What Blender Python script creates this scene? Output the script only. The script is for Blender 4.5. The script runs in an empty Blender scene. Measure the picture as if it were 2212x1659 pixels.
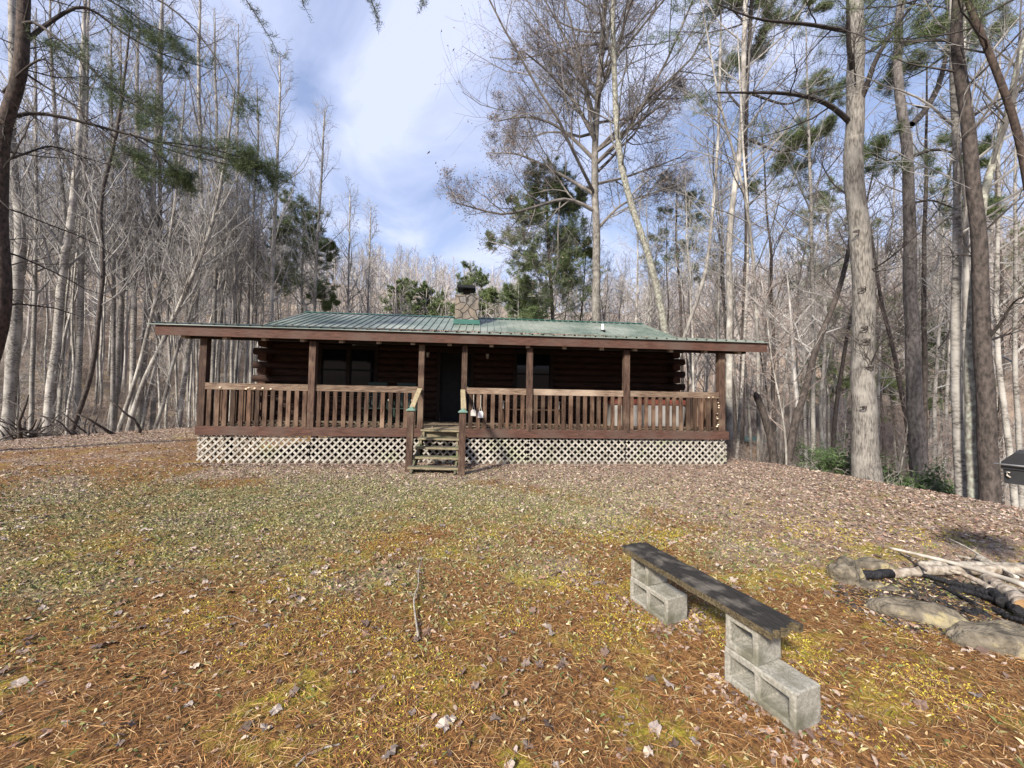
import bpy, bmesh, math, random
import numpy as np
from mathutils import Vector, noise as mnoise
random.seed(7); rng = np.random.default_rng(11)
scene = bpy.context.scene
COL = scene.collection
rad = math.radians

# ------------------------------------------------------------------ camera
FPX, CX, CY, CAMH = 833.0, 1106.0, 829.5, 1.55      # focal length and centre in a 2212 px wide picture
YAW, PITCH, ROLL = rad(4.723), rad(2.11), rad(0.992)
fw = np.array([math.sin(YAW)*math.cos(PITCH), math.cos(YAW)*math.cos(PITCH), math.sin(PITCH)])
rt = np.array([math.cos(YAW), -math.sin(YAW), 0.0])
up0 = np.cross(rt, fw)
CR = math.cos(ROLL)*rt + math.sin(ROLL)*up0
CU = -math.sin(ROLL)*rt + math.cos(ROLL)*up0
C0 = np.array([0.0, 0.0, CAMH])
cam = bpy.data.cameras.new('camera'); camo = bpy.data.objects.new('camera', cam); COL.objects.link(camo)
from mathutils import Matrix
camo.matrix_world = Matrix(((CR[0], CU[0], -fw[0], 0), (CR[1], CU[1], -fw[1], 0), (CR[2], CU[2], -fw[2], CAMH), (0, 0, 0, 1)))
cam.sensor_width = 36; cam.lens = FPX/2212*36; cam.clip_start = 0.05; cam.clip_end = 1500
scene.camera = camo

# ------------------------------------------------------------------ world and sun
SUN_EL, SUN_AZ = rad(34), rad(218)      # azimuth clockwise from +Y: the sun stands behind the camera, to the left
w = bpy.data.worlds.new('World'); scene.world = w; w.use_nodes = True
nt = w.node_tree; nt.nodes.clear()
def wn(t, **k):
    n = nt.nodes.new(t)
    for a, b in k.items(): setattr(n, a, b)
    return n
sky = wn('ShaderNodeTexSky', sky_type='NISHITA', sun_disc=False, sun_elevation=SUN_EL, sun_rotation=SUN_AZ)
sky.air_density = 1.0; sky.dust_density = 1.5; sky.ozone_density = 1.6
tc = wn('ShaderNodeTexCoord'); sep = wn('ShaderNodeSeparateXYZ'); nt.links.new(tc.outputs['Generated'], sep.inputs[0])
mz = wn('ShaderNodeMath', operation='MAXIMUM'); nt.links.new(sep.outputs['Z'], mz.inputs[0]); mz.inputs[1].default_value = 0.0
az = wn('ShaderNodeMath', operation='ADD'); nt.links.new(mz.outputs[0], az.inputs[0]); az.inputs[1].default_value = 0.25
dv = wn('ShaderNodeVectorMath', operation='DIVIDE'); nt.links.new(tc.outputs['Generated'], dv.inputs[0])
cb = wn('ShaderNodeCombineXYZ')
for i in range(3): nt.links.new(az.outputs[0], cb.inputs[i])
nt.links.new(cb.outputs[0], dv.inputs[1])
n1 = wn('ShaderNodeTexNoise'); n1.inputs['Scale'].default_value = 1.9; n1.inputs['Detail'].default_value = 6; n1.inputs['Roughness'].default_value = 0.5; n1.inputs['Distortion'].default_value = 0.5
nt.links.new(dv.outputs[0], n1.inputs['Vector'])
r1 = wn('ShaderNodeValToRGB'); r1.color_ramp.elements[0].position = 0.42; r1.color_ramp.elements[1].position = 0.60
r1.color_ramp.elements[0].color = (0.10, 0.10, 0.10, 1); r1.color_ramp.elements[1].color = (0.86, 0.86, 0.86, 1)
nt.links.new(n1.outputs['Fac'], r1.inputs[0])
# thin cloud thickens towards the horizon
hz = wn('ShaderNodeMapRange'); nt.links.new(sep.outputs['Z'], hz.inputs['Value']); hz.inputs['From Min'].default_value = 0.05; hz.inputs['From Max'].default_value = 0.65; hz.inputs['To Min'].default_value = 0.6; hz.inputs['To Max'].default_value = 0.0
mx = wn('ShaderNodeMath', operation='MAXIMUM'); nt.links.new(r1.outputs[0], mx.inputs[0]); nt.links.new(hz.outputs[0], mx.inputs[1])
mix = wn('ShaderNodeMixRGB'); nt.links.new(mx.outputs[0], mix.inputs['Fac']); nt.links.new(sky.outputs[0], mix.inputs['Color1']); mix.inputs['Color2'].default_value = (4.7, 5.0, 6.1, 1)
blu = wn('ShaderNodeMixRGB', blend_type='ADD'); blu.inputs['Fac'].default_value = 1.0; nt.links.new(mix.outputs[0], blu.inputs['Color1']); blu.inputs['Color2'].default_value = (1.0, 1.2, 2.1, 1)
bg = wn('ShaderNodeBackground'); bg.inputs['Strength'].default_value = 0.080; nt.links.new(blu.outputs[0], bg.inputs['Color'])
ow = wn('ShaderNodeOutputWorld'); nt.links.new(bg.outputs[0], ow.inputs['Surface'])
sl = bpy.data.lights.new('sun', 'SUN'); sl.energy = 4.7; sl.angle = rad(7); sl.color = (1.0, 0.92, 0.80)
so = bpy.data.objects.new('sun', sl); COL.objects.link(so)
sd = Vector((math.sin(SUN_AZ)*math.cos(SUN_EL), math.cos(SUN_AZ)*math.cos(SUN_EL), math.sin(SUN_EL)))
so.rotation_euler = sd.to_track_quat('Z', 'Y').to_euler()
scene.view_settings.view_transform = 'Standard'; scene.view_settings.look = 'None'
scene.view_settings.exposure = 0.92; scene.view_settings.gamma = 1

# ------------------------------------------------------------------ helpers
def ray(u, v): return fw + CR*(u-CX)/FPX - CU*(v-CY)/FPX
def gp(u, v, z=0.0):
    d = ray(u, v); return C0 + d*(z-CAMH)/d[2]
def atY(u, v, Y):
    d = ray(u, v); return C0 + d*Y/d[1]
def dp(u, v, dep): return C0 + ray(u, v)*dep
def link(o, parent=None):
    COL.objects.link(o)
    if parent is not None: o.parent = parent
    return o
def tag(o, label=None, cat=None, group=None, kind=None):
    if label: o['label'] = label
    if cat: o['category'] = cat
    if group: o['group'] = group
    if kind: o['kind'] = kind
    return o
def empty(name, loc, label, cat, group=None):
    o = bpy.data.objects.new(name, None); o.empty_display_size = 0.2; o.location = loc
    COL.objects.link(o); return tag(o, label, cat, group)
def fmesh(name, V, faces, mats, cols=None, midx=None, smooth=False):
    """V (n,3); faces = list of int arrays (m,k)"""
    me = bpy.data.meshes.new(name); V = np.ascontiguousarray(V, dtype=np.float32)
    me.vertices.add(len(V)); me.vertices.foreach_set('co', V.ravel())
    if not isinstance(faces, list): faces = [faces]
    faces = [np.asarray(f, dtype=np.int32) for f in faces if len(f)]
    tot = np.concatenate([np.full(len(f), f.shape[1], np.int32) for f in faces])
    idx = np.concatenate([f.ravel() for f in faces])
    me.loops.add(len(idx)); me.loops.foreach_set('vertex_index', idx)
    me.polygons.add(len(tot))
    st = np.concatenate([[0], np.cumsum(tot)[:-1]]).astype(np.int32)
    me.polygons.foreach_set('loop_start', st); me.polygons.foreach_set('loop_total', tot)
    if midx is not None: me.polygons.foreach_set('material_index', np.asarray(midx, dtype=np.int32))
    me.polygons.foreach_set('use_smooth', np.full(len(tot), smooth, dtype=bool))
    if not isinstance(mats, (list, tuple)): mats = [mats]
    for m in mats: me.materials.append(m)
    if cols is not None:
        a = me.color_attributes.new('Col', 'FLOAT_COLOR', 'POINT')
        c = np.ones((len(V), 4), np.float32); c[:, :3] = cols; a.data.foreach_set('color', c.ravel())
    me.update(calc_edges=True); me.validate()
    return me
def fobj(name, *a, parent=None, **k):
    o = bpy.data.objects.new(name, fmesh(name, *a, **k)); return link(o, parent)

class MB:
    def __init__(s): s.v = []; s.f = {}; s.n = 0
    def add(s, V, F):
        V = np.asarray(V, float); F = np.asarray(F, int)
        s.f.setdefault(F.shape[1], []).append(F + s.n); s.v.append(V); s.n += len(V); return s
    def box(s, x0, x1, y0, y1, z0, z1):
        V = [(x0,y0,z0),(x1,y0,z0),(x1,y1,z0),(x0,y1,z0),(x0,y0,z1),(x1,y0,z1),(x1,y1,z1),(x0,y1,z1)]
        return s.add(V, [(0,3,2,1),(4,5,6,7),(0,1,5,4),(1,2,6,5),(2,3,7,6),(3,0,4,7)])
    def obox(s, c, ax, ay, az, sx, sy, sz):
        """box with centre c, unit axes ax ay az and full sizes"""
        c = np.asarray(c, float); ax, ay, az = [np.asarray(a, float)/np.linalg.norm(a) for a in (ax, ay, az)]
        V = [c + ax*sx/2*i + ay*sy/2*j + az*sz/2*k for k in (-1,1) for i, j in ((-1,-1),(1,-1),(1,1),(-1,1))]
        return s.add(V, [(0,3,2,1),(4,5,6,7),(0,1,5,4),(1,2,6,5),(2,3,7,6),(3,0,4,7)])
    def beam(s, a, b, wd, th, upv=(0,0,1)):
        a = np.asarray(a, float); b = np.asarray(b, float); d = b-a; L = np.linalg.norm(d); d = d/L
        sd_ = np.cross(d, upv); sd_ /= np.linalg.norm(sd_); u_ = np.cross(sd_, d)
        return s.obox((a+b)/2, d, sd_, u_, L, wd, th)
    def tube(s, pts, r, sides=8, caps=True):
        V, F = tubes(np.asarray(pts, float)[None], np.asarray(r, float)[None] if np.ndim(r) else np.full((1, len(pts)), float(r)), sides)
        n0 = s.n; s.add(V, F)
        if caps:
            for e, ring in ((0, np.arange(sides)[::-1]), (1, np.arange(sides)+(len(pts)-1)*sides)):
                c = V[ring].mean(0); s.v.append(c[None]); ci = s.n; s.n += 1
                F3 = [(ci, n0+ring[i], n0+ring[(i+1) % sides]) for i in range(sides)]
                s.f.setdefault(3, []).append(np.array(F3))
        return s
    def build(s, name, mat, parent=None, smooth=False, cols=None, offset=None):
        V = np.concatenate(s.v)
        if offset is not None: V = V - np.asarray(offset)
        return fobj(name, V, [np.concatenate(x) for x in s.f.values()], mat, parent=parent, smooth=smooth, cols=cols)

def tubes(P, Rr, sides=3):
    """P (N,n,3) polylines, Rr (N,n) radii"""
    N, n, _ = P.shape
    T = np.gradient(P, axis=1); T /= np.linalg.norm(T, axis=2, keepdims=True)+1e-9
    ref = np.where(np.abs(T[:, :1, 2:3]) > 0.8, np.array([1.0, 0.13, 0]), np.array([0.05, 0.1, 1.0]))
    A = np.cross(T, np.broadcast_to(ref, T.shape)); A /= np.linalg.norm(A, axis=2, keepdims=True)+1e-9
    B = np.cross(T, A)
    th = np.arange(sides)*2*np.pi/sides
    V = P[:, :, None] + Rr[:, :, None, None]*(np.cos(th)[None, None, :, None]*A[:, :, None] + np.sin(th)[None, None, :, None]*B[:, :, None])
    base = (np.arange(N)*n*sides)[:, None, None] + (np.arange(n-1)*sides)[None, :, None]
    k = np.arange(sides)[None, None]; k2 = (k+1) % sides
    F = np.stack([base+k, base+k2, base+sides+k2, base+sides+k], -1).reshape(-1, 4)
    return V.reshape(-1, 3), F

# ------------------------------------------------------------------ materials
def mat(name, c1, c2=None, scale=5.0, rough=0.85, bump=0.0, stretch=(1,1,1), c3=None, s3=1.0, f3=(0.5, 0.7), detail=8, attr=False, spec=0.3, trans=0.0, coord='Object', metallic=0.0, bscale=None, lo=0.35, hi=0.65):
    m = bpy.data.materials.new(name); m.use_nodes = True; t = m.node_tree; b = t.nodes['Principled BSDF']
    b.inputs['Roughness'].default_value = rough; b.inputs['Specular IOR Level'].default_value = spec; b.inputs['Metallic'].default_value = metallic
    L = t.links.new
    co = t.nodes.new('ShaderNodeTexCoord'); mp = t.nodes.new('ShaderNodeMapping'); mp.inputs['Scale'].default_value = stretch
    L(co.outputs[coord], mp.inputs[0])
    no = t.nodes.new('ShaderNodeTexNoise'); no.inputs['Scale'].default_value = scale; no.inputs['Detail'].default_value = detail; no.inputs['Roughness'].default_value = 0.6
    L(mp.outputs[0], no.inputs['Vector'])
    rp = t.nodes.new('ShaderNodeValToRGB'); rp.color_ramp.elements[0].position = lo; rp.color_ramp.elements[1].position = hi
    rp.color_ramp.elements[0].color = (*c1, 1); rp.color_ramp.elements[1].color = (*(c2 or c1), 1)
    L(no.outputs['Fac'], rp.inputs[0]); out = rp.outputs[0]
    if c3:
        n3 = t.nodes.new('ShaderNodeTexNoise'); n3.inputs['Scale'].default_value = s3; n3.inputs['Detail'].default_value = 5; L(co.outputs[coord], n3.inputs['Vector'])
        r3 = t.nodes.new('ShaderNodeValToRGB'); r3.color_ramp.elements[0].position = f3[0]; r3.color_ramp.elements[1].position = f3[1]; L(n3.outputs['Fac'], r3.inputs[0])
        mm = t.nodes.new('ShaderNodeMixRGB'); L(r3.outputs[0], mm.inputs['Fac']); L(out, mm.inputs['Color1']); mm.inputs['Color2'].default_value = (*c3, 1); out = mm.outputs[0]
    if attr:
        at = t.nodes.new('ShaderNodeAttribute'); at.attribute_name = 'Col'
        mm = t.nodes.new('ShaderNodeMixRGB'); mm.blend_type = 'MULTIPLY'; mm.inputs['Fac'].default_value = 1; L(out, mm.inputs['Color1']); L(at.outputs['Color'], mm.inputs['Color2']); out = mm.outputs[0]
    L(out, b.inputs['Base Color'])
    if bump:
        bp = t.nodes.new('ShaderNodeBump'); bp.inputs['Strength'].default_value = min(1, bump); bp.inputs['Distance'].default_value = 0.02*max(1, bump)
        src = no
        if bscale:
            src = t.nodes.new('ShaderNodeTexNoise'); src.inputs['Scale'].default_value = bscale; src.inputs['Detail'].default_value = 6; L(mp.outputs[0], src.inputs['Vector'])
        L(src.outputs['Fac'], bp.inputs['Height']); L(bp.outputs[0], b.inputs['Normal'])
    return m
W1 = (1, 1, 1)
M = {}
M['birch'] = mat('pale_bark', (.085,.077,.068), (.33,.31,.285), 9, stretch=(1.3,1.3,2.2), bump=.8, c3=(.41,.39,.36), s3=1.6, f3=(.46,.62), lo=.38, hi=.58)
M['grey'] = mat('grey_bark', (.10,.09,.082), (.30,.28,.255), 9, stretch=(2.5,2.5,.55), bump=.9, c3=(.40,.385,.35), s3=1.6, f3=(.48,.62))
M['bigbark'] = mat('furrowed_grey_bark', (.06,.053,.047), (.25,.232,.21), 14, stretch=(2.4,2.4,.45), bump=1.0, c3=(.29,.275,.25), s3=2.4, f3=(.5,.75))
M['dark'] = mat('dark_pine_bark', (.018,.014,.012), (.085,.060,.048), 10, stretch=(1.5,1.5,.9), bump=1.0)
M['brownbark'] = mat('brown_pine_bark', (.024,.020,.018), (.092,.075,.067), 11, stretch=(1.6,1.6,.7), bump=1.0)
M['pinegrey'] = mat('grey_pine_bark', (.06,.053,.050), (.195,.175,.165), 11, stretch=(1.6,1.6,.6), bump=1.0)
M['lichen'] = mat('lichened_bark', (.10,.09,.075), (.30,.29,.25), 10, bump=.9, stretch=(1.5,1.5,.8), c3=(.33,.35,.29), s3=11, f3=(.50,.64))
M['twig'] = mat('twig_bark', (.16,.152,.145), (.35,.335,.32), 3)
M['twigmid'] = mat('mid_twig_bark', (.085,.076,.070), (.22,.20,.185), 3)
M['twigdark'] = mat('dark_twig_bark', (.020,.017,.016), (.065,.055,.05), 3)
M['twigred'] = mat('reddish_twig_bark', (.15,.12,.105), (.30,.25,.225), .8)
M['needle'] = mat('pine_needles_green', (.055,.085,.032), (.17,.215,.085), 2.2, rough=.6, lo=.3, hi=.7)
M['needledk'] = mat('pine_needles_dark', (.035,.058,.026), (.115,.155,.064), 2.2, rough=.6)
M['deadleaf'] = mat('clinging_leaf', (.15,.10,.085), (.32,.24,.21), 4)
M['evergreen'] = mat('evergreen_leaf', (.018,.040,.014), (.085,.13,.045), 3, rough=.5)
M['leafc'] = mat('fallen_leaf', (.8,.8,.8), W1, 30, attr=True, rough=.75, bump=.3)
M['grassc'] = mat('grass_blade', (.85,.85,.85), W1, 20, attr=True, rough=.7)
M['wood_red'] = mat('brown_stained_wood', (.045,.021,.015), (.100,.050,.036), 4, stretch=(1.2,8,8), bump=.3, c3=(.085,.058,.047), s3=1.4, f3=(.45,.7))
M['post'] = mat('weathered_post_wood', (.025,.014,.010), (.085,.050,.035), 6, stretch=(6,6,.8), bump=.5, c3=(.16,.115,.08), s3=1.7, f3=(.52,.74))
M['balu'] = mat('weathered_baluster_wood', (.026,.014,.009), (.095,.055,.035), 5, stretch=(5,5,.7), bump=.5, c3=(.155,.105,.072), s3=1.6, f3=(.52,.72))
M['rail'] = mat('greyed_rail_wood', (.06,.036,.024), (.24,.17,.12), 6, stretch=(.7,6,7), bump=.8, c3=(.31,.24,.18), s3=1.4, f3=(.48,.68))
M['newwood'] = mat('yellow_new_wood', (.20,.16,.095), (.34,.285,.18), 7, stretch=(5,1,1), bump=.2)
M['tread'] = mat('mossy_tread_wood', (.05,.045,.035), (.12,.105,.075), 8, stretch=(1,6,6), bump=.5, c3=(.12,.15,.06), s3=3, f3=(.52,.7))
M['treadedge'] = mat('tread_edge_wood', (.12,.10,.065), (.24,.205,.13), 9, stretch=(1,5,5), bump=.3)
M['lattice'] = mat('weathered_lattice', (.20,.18,.155), (.42,.395,.35), 7, bump=.2, c3=(.25,.26,.17), s3=1.3, f3=(.55,.78))
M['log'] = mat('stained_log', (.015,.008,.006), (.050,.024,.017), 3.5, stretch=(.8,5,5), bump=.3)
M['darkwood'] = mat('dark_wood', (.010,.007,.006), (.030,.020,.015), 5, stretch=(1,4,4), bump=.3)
M['deck'] = mat('grey_deck_boards', (.11,.085,.06), (.26,.21,.15), 8, stretch=(.6,6,6), bump=.4)
M['roof'] = mat('green_metal_roof', (.082,.115,.095), (.145,.178,.152), 2.5, rough=.5, spec=.4, c3=(.24,.26,.23), s3=.7, f3=(.42,.7), bump=.05)
M['roofedge'] = mat('green_roof_trim', (.03,.065,.055), (.05,.10,.085), 3, rough=.5)
M['flash'] = mat('green_flashing', (.018,.075,.058), (.028,.10,.078), 3, rough=.45)
M['cap'] = mat('black_metal', (.004,.005,.006), (.010,.012,.015), 4, rough=.6, spec=.2)
M['newelcap'] = mat('verdigris_cap', (.09,.16,.125), (.16,.24,.195), 8, rough=.6)
M['block'] = mat('concrete_block', (.20,.19,.16), (.36,.345,.30), 70, rough=.95, bump=.5, c3=(.13,.125,.09), s3=6, f3=(.48,.66), bscale=220)
M['plank'] = mat('black_weathered_plank', (.010,.009,.008), (.045,.040,.036), 18, stretch=(12,.7,6), bump=1.0, rough=.7, c3=(.14,.125,.105), s3=9, f3=(.50,.68))
M['plankside'] = mat('plank_side', (.03,.024,.014), (.14,.11,.062), 14, stretch=(6,1,6), bump=.8)
M['stone'] = mat('river_stone', (.065,.055,.041), (.20,.172,.13), 11, bump=1.4, rough=.95, c3=(.30,.255,.145), s3=7, f3=(.54,.64), bscale=34)
M['pale_log'] = mat('pale_barkless_log', (.16,.13,.10), (.42,.37,.31), 10, stretch=(2,2,2), bump=.6, c3=(.16,.12,.09), s3=9, f3=(.56,.66))
M['char'] = mat('charred_wood', (.006,.006,.007), (.026,.025,.028), 26, bump=2.0, rough=.6)
M['cutend'] = mat('cut_wood', (.24,.13,.06), (.38,.24,.12), 12)
M['stick'] = mat('lichened_stick', (.13,.11,.09), (.38,.35,.30), 30, bump=.6)
M['grill'] = mat('black_grill_paint', (.010,.011,.013), (.018,.019,.022), 5, rough=.42, spec=.5)
M['steel'] = mat('worn_steel', (.25,.25,.26), (.45,.45,.46), 9, rough=.4, metallic=.6)
M['tub'] = mat('pale_tub_shell', (.20,.195,.19), (.30,.29,.285), 2, rough=.5)
M['lid'] = mat('red_brown_cover', (.09,.025,.018), (.15,.042,.03), 3, rough=.7)
M['darkgreen'] = mat('dark_green_paint', (.010,.022,.018), (.02,.04,.03), 4, rough=.5)
M['paletip'] = mat('pale_bare_wood', (.32,.29,.24), (.50,.46,.40), 9)
M['white'] = mat('white_plastic', (.70,.70,.68), (.82,.82,.80), 3, rough=.5)
M['fungus'] = mat('pale_fungus', (.45,.34,.22), (.75,.66,.52), 20)
M['siding'] = mat('pale_siding', (.36,.38,.40), (.50,.52,.54), 3)
M['pipe'] = mat('pvc_pipe', (.72,.72,.70), (.85,.85,.82), 4, rough=.5)
def vary(key, lo, hi):
    t = M[key].node_tree; b = t.nodes['Principled BSDF']; src = b.inputs['Base Color'].links[0].from_socket
    oi = t.nodes.new('ShaderNodeObjectInfo'); mr = t.nodes.new('ShaderNodeMapRange'); mr.inputs['To Min'].default_value = lo; mr.inputs['To Max'].default_value = hi
    t.links.new(oi.outputs['Random'], mr.inputs['Value']); hs = t.nodes.new('ShaderNodeHueSaturation'); t.links.new(mr.outputs[0], hs.inputs['Value']); t.links.new(src, hs.inputs['Color']); t.links.new(hs.outputs[0], b.inputs['Base Color'])
for k_, a_, b_ in (('balu', .6, 1.5), ('post', .75, 1.25), ('birch', .6, 1.12), ('grey', .6, 1.25), ('rail', .8, 1.2), ('twig', .7, 1.2), ('lattice', .85, 1.1)): vary(k_, a_, b_)
def stone_mat():
    m = bpy.data.materials.new('chimney_stone'); m.use_nodes = True; t = m.node_tree; b = t.nodes['Principled BSDF']; L = t.links.new
    co = t.nodes.new('ShaderNodeTexCoord'); ns = t.nodes.new('ShaderNodeTexNoise'); ns.inputs['Scale'].default_value = 2.5; L(co.outputs['Object'], ns.inputs[0])
    ad = t.nodes.new('ShaderNodeMixRGB'); ad.inputs['Fac'].default_value = .12; L(co.outputs['Object'], ad.inputs['Color1']); L(ns.outputs['Color'], ad.inputs['Color2'])
    v = t.nodes.new('ShaderNodeTexVoronoi'); v.inputs['Scale'].default_value = 3.3; L(ad.outputs[0], v.inputs['Vector'])
    e = t.nodes.new('ShaderNodeTexVoronoi'); e.feature = 'DISTANCE_TO_EDGE'; e.inputs['Scale'].default_value = 3.3; L(ad.outputs[0], e.inputs['Vector'])
    r = t.nodes.new('ShaderNodeValToRGB'); cr = r.color_ramp; cr.elements[0].color = (.11,.105,.10,1); cr.elements[1].color = (.21,.195,.18,1)
    q = cr.elements.new(.45); q.color = (.16,.13,.10,1); q2 = cr.elements.new(.7); q2.color = (.15,.14,.135,1); L(v.outputs['Color'], r.inputs[0])
    n2 = t.nodes.new('ShaderNodeTexNoise'); n2.inputs['Scale'].default_value = 12; n2.inputs['Detail'].default_value = 6; L(co.outputs['Object'], n2.inputs[0])
    mu = t.nodes.new('ShaderNodeMixRGB'); mu.blend_type = 'OVERLAY'; mu.inputs['Fac'].default_value = .4; L(r.outputs[0], mu.inputs['Color1']); L(n2.outputs['Fac'], mu.inputs['Color2'])
    er = t.nodes.new('ShaderNodeValToRGB'); er.color_ramp.elements[0].position = .018; er.color_ramp.elements[1].position = .045; L(e.outputs['Distance'], er.inputs[0])
    mj = t.nodes.new('ShaderNodeMixRGB'); L(er.outputs[0], mj.inputs['Fac']); mj.inputs['Color1'].default_value = (.045,.038,.034,1); L(mu.outputs[0], mj.inputs['Color2'])
    L(mj.outputs[0], b.inputs['Base Color']); b.inputs['Roughness'].default_value = .9
    bp = t.nodes.new('ShaderNodeBump'); bp.inputs['Distance'].default_value = .04; L(er.outputs[0], bp.inputs['Height']); L(bp.outputs[0], b.inputs['Normal'])
    return m
M['chimney'] = stone_mat()
gm = bpy.data.materials.new('window_glass'); gm.use_nodes = True; gb = gm.node_tree.nodes['Principled BSDF']
gb.inputs['Base Color'].default_value = (.006,.007,.010,1); gb.inputs['Roughness'].default_value = .06; gb.inputs['Specular IOR Level'].default_value = .22
M['glass'] = gm

# ------------------------------------------------------------------ terrain
POLY = np.array([(-16,-30),(-14.6,5),(-14.3,12.2),(-14.1,14.4),(-13.3,16.5),(-12.3,18.2),(-10,21),(-6,23.5),(5,23.5),(7.0,21),(7.2,10.6),(7.95,9.4),(8.35,7.4),(8.62,6.0),(8.9,4.5),(9.6,1),(10.5,-30)], float)
def sdist(x, y):
    """distance outside the yard's edge (negative inside)"""
    x = np.asarray(x, float); y = np.asarray(y, float); d = np.full(x.shape, 1e9); ins = np.zeros(x.shape, bool)
    for i in range(len(POLY)):
        a = POLY[i]; b = POLY[(i+1) % len(POLY)]; e = b-a
        t = np.clip(((x-a[0])*e[0]+(y-a[1])*e[1])/(e@e), 0, 1)
        d = np.minimum(d, np.hypot(x-a[0]-t*e[0], y-a[1]-t*e[1]))
        c = ((a[1] > y) != (b[1] > y)) & (x < (b[0]-a[0])*(y-a[1])/(b[1]-a[1]+1e-12)+a[0]); ins ^= c
    return np.where(ins, -d, d)
def snoise(x, y, s, seed=0):
    a = np.sin(x*s*1.0+seed+1.7*np.sin(y*s*.7+seed*2))+np.sin(y*s*1.3+seed*1.3+1.3*np.sin(x*s*.9-seed))+.6*np.sin((x+y)*s*2.1+seed*.7)+.5*np.sin((x-y*.8)*s*3.3+seed*3)
    return a/3.1
def TH(x, y):
    x = np.asarray(x, float); y = np.asarray(y, float)
    d = sdist(x, y); right = 1/(1+np.exp(-(x-2)/4))
    dd = np.maximum(d+.6, 0)
    drop = (2.6+2.6*right)*(1-np.exp(-(dd*dd/(dd+1.2))/(7+2*right)))
    r = np.hypot(x, y-6); ang = np.degrees(np.arctan2(x, y+.001))
    k = np.interp(ang, [-70,-45,-30,-12,0,15,35,60,90], [.36,.42,.45,.45,.44,.42,.42,.42,.36])
    rr = np.maximum(r-26, 0); hill = k*(rr*rr/(rr+8)); hill = np.where(rr > 85, k*(85*85/93+(rr-85)*.1), hill)
    hill = hill*np.clip((y+25)/25, 0.6, 1)
    z = -drop+hill+np.where(d > 0, np.minimum(d, 6)/6*snoise(x, y, .25, 2)*.5, 0)
    z = z + .02*snoise(x, y, 1.1, 5)+.01*snoise(x, y, 3.1, 1)
    # soft grade: a little rise at the left yard, a slight dip right in front of the steps
    z = z + .09*np.exp(-((x+11)**2/14+(y-14)**2/30))
    return z
def th(x, y): return float(TH(np.array([x]), np.array([y]))[0])
gx = np.sinh(np.linspace(-1, 1, 360)*5.2)/np.sinh(5.2)*420; gy = gx.copy()+6
X, Y = np.meshgrid(gx, gy); Z = TH(X, Y); V = np.stack([X, Y, Z], -1).reshape(-1, 3); n = len(gx)
i = np.arange((n-1)*n).reshape(n-1, n)[:, :-1].ravel(); F = np.stack([i, i+1, i+n+1, i+n], -1)
def ground_mat():
    m = bpy.data.materials.new('yard_ground'); m.use_nodes = True; t = m.node_tree; b = t.nodes['Principled BSDF']; L = t.links.new
    b.inputs['Roughness'].default_value = .95; b.inputs['Specular IOR Level'].default_value = .15
    co = t.nodes.new('ShaderNodeTexCoord')
    def noise(s, d=6, r=.6):
        q = t.nodes.new('ShaderNodeTexNoise'); q.inputs['Scale'].default_value = s; q.inputs['Detail'].default_value = d; q.inputs['Roughness'].default_value = r; L(co.outputs['Object'], q.inputs[0]); return q.outputs['Fac']
    def ramp(f, p0, p1, c0=(0,0,0), c1=(1,1,1)):
        q = t.nodes.new('ShaderNodeValToRGB'); q.color_ramp.elements[0].position = p0; q.color_ramp.elements[1].position = p1
        q.color_ramp.elements[0].color = (*c0, 1); q.color_ramp.elements[1].color = (*c1, 1); L(f, q.inputs[0]); return q.outputs[0]
    def mixc(f, a, c):
        q = t.nodes.new('ShaderNodeMixRGB'); L(f, q.inputs['Fac']); L(a, q.inputs['Color1'])
        L(c, q.inputs['Color2']); return q.outputs[0]
    fine = noise(38, 8, .7); med = noise(9, 6)
    at = t.nodes.new('ShaderNodeAttribute'); at.attribute_name = 'Col'; sp = t.nodes.new('ShaderNodeSeparateColor'); L(at.outputs['Color'], sp.inputs[0])
    leaf = ramp(fine, .34, .66, (.070,.050,.040), (.46,.36,.28)); grass = ramp(fine, .34, .66, (.055,.047,.022), (.34,.285,.155)); ndl = ramp(fine, .38, .66, (.050,.023,.010), (.35,.185,.068))
    moss = ramp(fine, .3, .7, (.13,.115,.018), (.44,.36,.05))
    def jit(ch):
        a = t.nodes.new('ShaderNodeMath'); a.operation = 'MULTIPLY_ADD'; L(med, a.inputs[0]); a.inputs[1].default_value = .9; a.inputs[2].default_value = -.45
        c = t.nodes.new('ShaderNodeMath'); c.operation = 'ADD'; c.use_clamp = True; L(a.outputs[0], c.inputs[0]); L(sp.outputs[ch], c.inputs[1]); return ramp(c.outputs[0], .3, .7)
    c = mixc(jit('Green'), ndl, grass); c = mixc(jit('Red'), c, leaf)
    mz_ = t.nodes.new('ShaderNodeMath'); mz_.operation = 'MULTIPLY'; L(ramp(noise(1.7, 5, .65), .52, .61), mz_.inputs[0]); L(sp.outputs['Blue'], mz_.inputs[1])
    c = mixc(mz_.outputs[0], c, moss)
    L(c, b.inputs['Base Color'])
    bp = t.nodes.new('ShaderNodeBump'); bp.inputs['Distance'].default_value = .03; bp.inputs['Strength'].default_value = .8; L(fine, bp.inputs['Height']); L(bp.outputs[0], b.inputs['Normal'])
    return m
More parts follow.
